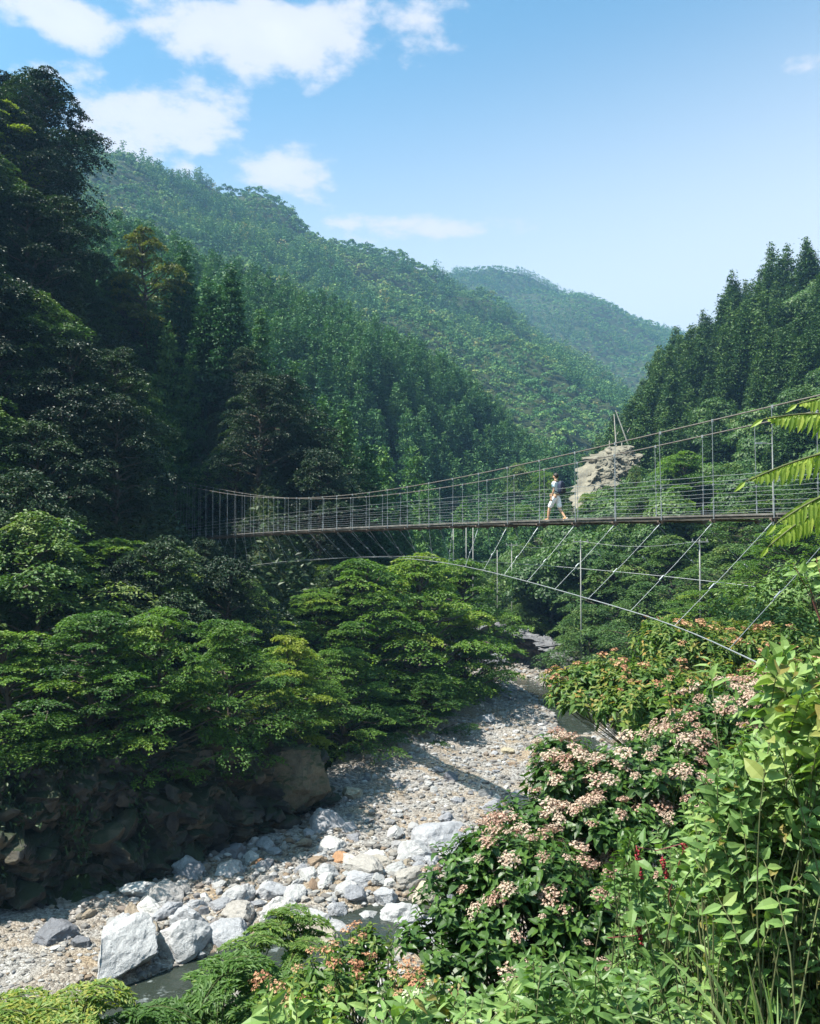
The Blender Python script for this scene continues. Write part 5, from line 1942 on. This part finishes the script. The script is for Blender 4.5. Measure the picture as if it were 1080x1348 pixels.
# grass tuft, lower right
gt_ = empty('grass_tuft', ground_base(1.15, 2.75), 'tuft of long arching pale grass blades in the bottom right corner', 'grass tuft')
gb = np.array(gt_.location)
mb = MB()
root = P(1010, 1420, 2.75) - gb
bl = [((905, 1242), .5), ((868, 1250), .4), ((985, 1272), .2), ((1003, 1280), .1), ((1024, 1300), -.1), ((955, 1298), .3), ((822, 1334), .5), ((920, 1330), .4), ((1010, 1290), .1), ((1016, 1310), 0), ((1060, 1318), -.2), ((880, 1320), .5), ((990, 1300), .15), ((1030, 1330), 0)]
for k, ((px, py), bend) in enumerate(bl):
    tip = P(px, py, 2.75 + .25 * math.sin(k * 2.1)) - gb
    r0 = root + np.array([g.normal(0, .03), g.normal(0, .03), -.25])
    t = np.linspace(0, 1, 12)[:, None]
    p = r0 + (tip - r0) * t
    p[:, 2] += np.sin(t[:, 0] * PI) * .16 * (abs(bend) + .15)
    p[:, 0] += np.sin(t[:, 0] * PI) * .05 * bend
    w = .0075 * (1 - t[:, 0] ** 2.2) + .0006
    tn = nrm(np.gradient(p, axis=0))
    sd = nrm(np.cross(tn, np.array([.2, -1.0, .3])))
    upv = np.cross(sd, tn)
    V = np.stack([p - sd * w[:, None], p - upv * (w * .5)[:, None], p + sd * w[:, None]], 1).reshape(-1, 3)
    i = np.arange(11)[:, None] * 3 + np.arange(2)[None]
    mb.add(V, None, np.stack([i, i + 1, i + 4, i + 3], -1).reshape(-1, 4), g.uniform(.3, .8))
mb.obj('blades', M['blade'], gt_)

# low undergrowth on the near bank: one mass of small leaves
mb = MB()
m = 26000
x = g.uniform(-9, 14, m)
y = 3.0 + 22 * g.uniform(0, 1, m) ** 1.2
Rx = np.interp(y, REDGE[:, 1], REDGE[:, 0])
k = (x > Rx + 1.5) | (y < 20)
k &= pdist(x, y, REDGE) > 3
x, y = x[k], y[k]
z = height(x, y) + g.uniform(.02, .35, len(x))
diamonds(mb, np.stack([x, y, z], 1), g.normal(0, 1, (len(x), 3)) * np.array([1, 1, .3]), np.array([0, 0, 1.0]) + g.normal(0, .5, (len(x), 3)), g.uniform(.06, .16, len(x)), .05, g.uniform(.1, .6, len(x)))
stuff(mb.obj('undergrowth', M['midleaf']), 'low leafy undergrowth on the near bank under the shrubs', 'undergrowth')
# and under the trees of the other banks
mb = MB()
m = 60000
x = g.uniform(-45, 45, m)
y = g.uniform(30, 112, m)
Lx, Rx = np.interp(y, LEDGE[:, 1], LEDGE[:, 0]), np.interp(y, REDGE[:, 1], REDGE[:, 0])
k = ((x < Lx - 3.5) | (x > Rx + 1.0)) & ((y > 50) | (x > Rx))
x, y = x[k], y[k]
z = height(x, y) + g.uniform(.05, .9, len(x))
diamonds(mb, np.stack([x, y, z], 1), g.normal(0, 1, (len(x), 3)) * np.array([1, 1, .3]), np.array([0, 0, 1.0]) + g.normal(0, .5, (len(x), 3)), g.uniform(.25, .6, len(x)), .2, g.uniform(.1, .6, len(x)))
m3 = 9000
pc_ = np.array([(-26, 22), (-20, 28), (-15.2, 33), (-10.5, 36.6), (-7.4, 41), (-5.0, 45.5)], float)
pt_ = g.uniform(0, len(pc_) - 1.001, m3)
ik = pt_.astype(int)
pp = pc_[ik] + (pc_[ik + 1] - pc_[ik]) * (pt_ - ik)[:, None]
clump = vnoise(pt_ * 5, pt_ * 0, s=61)
hh_ = g.uniform(0, 1, m3) ** .6
off_ = 1.2 + 1.6 * hh_ + g.normal(0, .25, m3)
k = clump + .9 * (hh_ - .75) + g.normal(0, .12, m3) > .05
x, y, z = (pp[:, 0] - off_ * .72)[k], (pp[:, 1] + off_ * .5)[k], (-13.2 + 5.0 * hh_)[k]
diamonds(mb, np.stack([x + .5, y - .6, z], 1), g.normal(0, .6, (len(x), 3)) + np.array([.5, -.6, -.5]), np.array([0, 0, 1.0]) + g.normal(0, .4, (len(x), 3)), g.uniform(.15, .38, len(x)), .11, g.uniform(.3, 1, len(x)))
m2 = 34000
x = g.uniform(-46, -4, m2)
y = g.uniform(50, 100, m2)
Lx = np.interp(y, LEDGE[:, 1], LEDGE[:, 0])
k = x < Lx - 3
x, y = x[k], y[k]
z = height(x, y) + g.uniform(.05, .8, len(x))
diamonds(mb, np.stack([x, y, z], 1), g.normal(0, 1, (len(x), 3)) * np.array([1, 1, .4]), np.array([0, 0, 1.0]) + g.normal(0, .5, (len(x), 3)), g.uniform(.3, .75, len(x)), .3, g.uniform(.2, .9, len(x)))
stuff(mb.obj('undergrowth', M['shade_dark_leaf']), 'dark leafy undergrowth beneath the trees along both banks', 'undergrowth')

# ------------------------------------------------------------------ haze, sky, sun
def haze():
    mb = MB()
    x0, x1, y0, y1, z0, z1 = -3000, 3000, -600, 3600, -16.5, 560
    box(mb, ((x0 + x1) / 2, (y0 + y1) / 2, (z0 + z1) / 2), ((x1 - x0) / 2, (y1 - y0) / 2, (z1 - z0) / 2))
    m, nt = new_mat('haze_air')
    pv = nd(nt, 'ShaderNodeVolumePrincipled', {'Color': (.32, .62, 1.0), 'Density': HAZE, 'Anisotropy': .2})
    nd(nt, 'ShaderNodeOutputMaterial', {'Volume': pv.outputs[0]})
    o = mb.obj('haze', m)
    stuff(o)
    return o


HAZE = .00025
haze()
SUN_EL = math.radians(60)
SUN_AZ = math.radians(-108)      # from straight ahead, negative = left
sd = Vector((math.sin(SUN_AZ) * math.cos(SUN_EL), math.cos(SUN_AZ) * math.cos(SUN_EL), math.sin(SUN_EL)))
sl = bpy.data.lights.new('sun', 'SUN')
sl.energy = 5.0
sl.angle = math.radians(.5)
sl.color = (1, .95, .86)
so = link('sun', sl)
so.rotation_euler = (-sd).to_track_quat('-Z', 'Y').to_euler()

world = bpy.data.worlds.new('World')
scene.world = world
world.use_nodes = True
nt = world.node_tree
nt.nodes.clear()
sky = nd(nt, 'ShaderNodeTexSky', sky_type='NISHITA')
sky.sun_disc = False
sky.sun_elevation = SUN_EL
sky.sun_rotation = SUN_AZ
sky.altitude = 300
sky.air_density = 1.0
sky.dust_density = 4.0
sky.ozone_density = 1.5
tc = nd(nt, 'ShaderNodeTexCoord')
dirv = tc.outputs['Generated']
sep = nd(nt, 'ShaderNodeSeparateXYZ', {0: dirv})
# a flat cloud layer: look direction divided by its height
zc = mth(nt, 'ADD', mth(nt, 'MAXIMUM', sep.outputs['Z'], 0.0), .22)
cxy = nd(nt, 'ShaderNodeCombineXYZ', {0: mth(nt, 'DIVIDE', sep.outputs['X'], zc), 1: mth(nt, 'DIVIDE', sep.outputs['Y'], zc), 2: 0.0})
n1 = nd(nt, 'ShaderNodeTexNoise', {'Vector': cxy.outputs[0], 'Scale': 4.2, 'Detail': 10.0, 'Roughness': .56, 'Distortion': .25})
n2 = nd(nt, 'ShaderNodeTexNoise', {'Vector': cxy.outputs[0], 'Scale': 15.0, 'Detail': 8.0, 'Roughness': .6})
blob = None
for (px, py, rx, ry, w) in [(360, 42, 185, 46, .93), (255, 5, 170, 30, .8), (95, 25, 85, 34, .9), (110, 98, 70, 18, .7), (175, 158, 95, 52, .88), (250, 165, 60, 55, .62), (368, 226, 58, 32, .72), (575, 300, 105, 15, .62), (430, 245, 36, 10, .46), (225, 206, 80, 20, .5), (515, 58, 55, 34, .62), (1065, 82, 32, 18, .36), (595, 10, 30, 16, .3)]:
    c = nrm(P(px, py, 1.0))
    rt = nrm(np.cross(c, np.array([0, 0, 1.0])))
    upv = np.cross(rt, c)

    def dotn(v):
        d = nd(nt, 'ShaderNodeVectorMath', operation='DOT_PRODUCT')
        nt.links.new(dirv, d.inputs[0])
        d.inputs[1].default_value = tuple(v)
        return d.outputs['Value']
    k = np.linalg.norm(P(px, py, 1.0))
    a = mth(nt, 'MULTIPLY', dotn(rt), F / rx * k * .95)
    b = mth(nt, 'MULTIPLY', dotn(upv), F / ry * k * .95)
    r2 = mth(nt, 'ADD', mth(nt, 'MULTIPLY', a, a), mth(nt, 'MULTIPLY', b, b))
    fr_ = mth(nt, 'GREATER_THAN', dotn(c), 0.0)
    gg = mth(nt, 'MULTIPLY', mth(nt, 'MULTIPLY', mth(nt, 'POWER', 2.718, mth(nt, 'MULTIPLY', r2, -.7)), w), fr_)
    blob = gg if blob is None else mth(nt, 'MAXIMUM', blob, gg)
dens = mth(nt, 'ADD', mth(nt, 'MULTIPLY', blob, .60), mth(nt, 'ADD', mth(nt, 'MULTIPLY', n1.outputs['Fac'], 1.35), mth(nt, 'MULTIPLY', n2.outputs['Fac'], .7)))
dens = mth(nt, 'SUBTRACT', dens, mth(nt, 'MULTIPLY', mth(nt, 'SUBTRACT', 1.0, mth(nt, 'MULTIPLY', blob, 5.0, True)), .2))
msk = nd(nt, 'ShaderNodeMapRange', {0: dens, 1: 1.18, 2: 1.44, 3: 0.0, 4: 1.0}, interpolation_type='SMOOTHSTEP')
shade = nd(nt, 'ShaderNodeMapRange', {0: dens, 1: 1.4, 2: 1.8, 3: 0.9, 4: 1.0})
cc = vmul(nt, nd(nt, 'ShaderNodeRGB').outputs[0], shade.outputs[0])
rgb = [n for n in nt.nodes if n.type == 'RGB'][0]
SKYS = .074
rgb.outputs[0].default_value = (.375 / SKYS, .363 / SKYS, .375 / SKYS, 1)
skyc = nd(nt, 'ShaderNodeVectorMath', operation='MULTIPLY')
nt.links.new(sky.outputs[0], skyc.inputs[0])
skyc.inputs[1].default_value = (.60, 1.05, 1.08)
veil = nd(nt, 'ShaderNodeMapRange', {0: mth(nt, 'SUBTRACT', sep.outputs['Z'], mth(nt, 'MULTIPLY', sep.outputs['X'], .16)), 1: .18, 2: .54, 3: .95, 4: 0.0}, interpolation_type='SMOOTHSTEP')
skyv = mixc(nt, veil.outputs[0], skyc.outputs[0], (.355 / SKYS, .372 / SKYS, .395 / SKYS))
mixed = mixc(nt, mth(nt, 'MULTIPLY', msk.outputs[0], .95), skyv, cc)
bg = nd(nt, 'ShaderNodeBackground', {'Color': mixed, 'Strength': SKYS})
nd(nt, 'ShaderNodeOutputWorld', {'Surface': bg.outputs[0]})
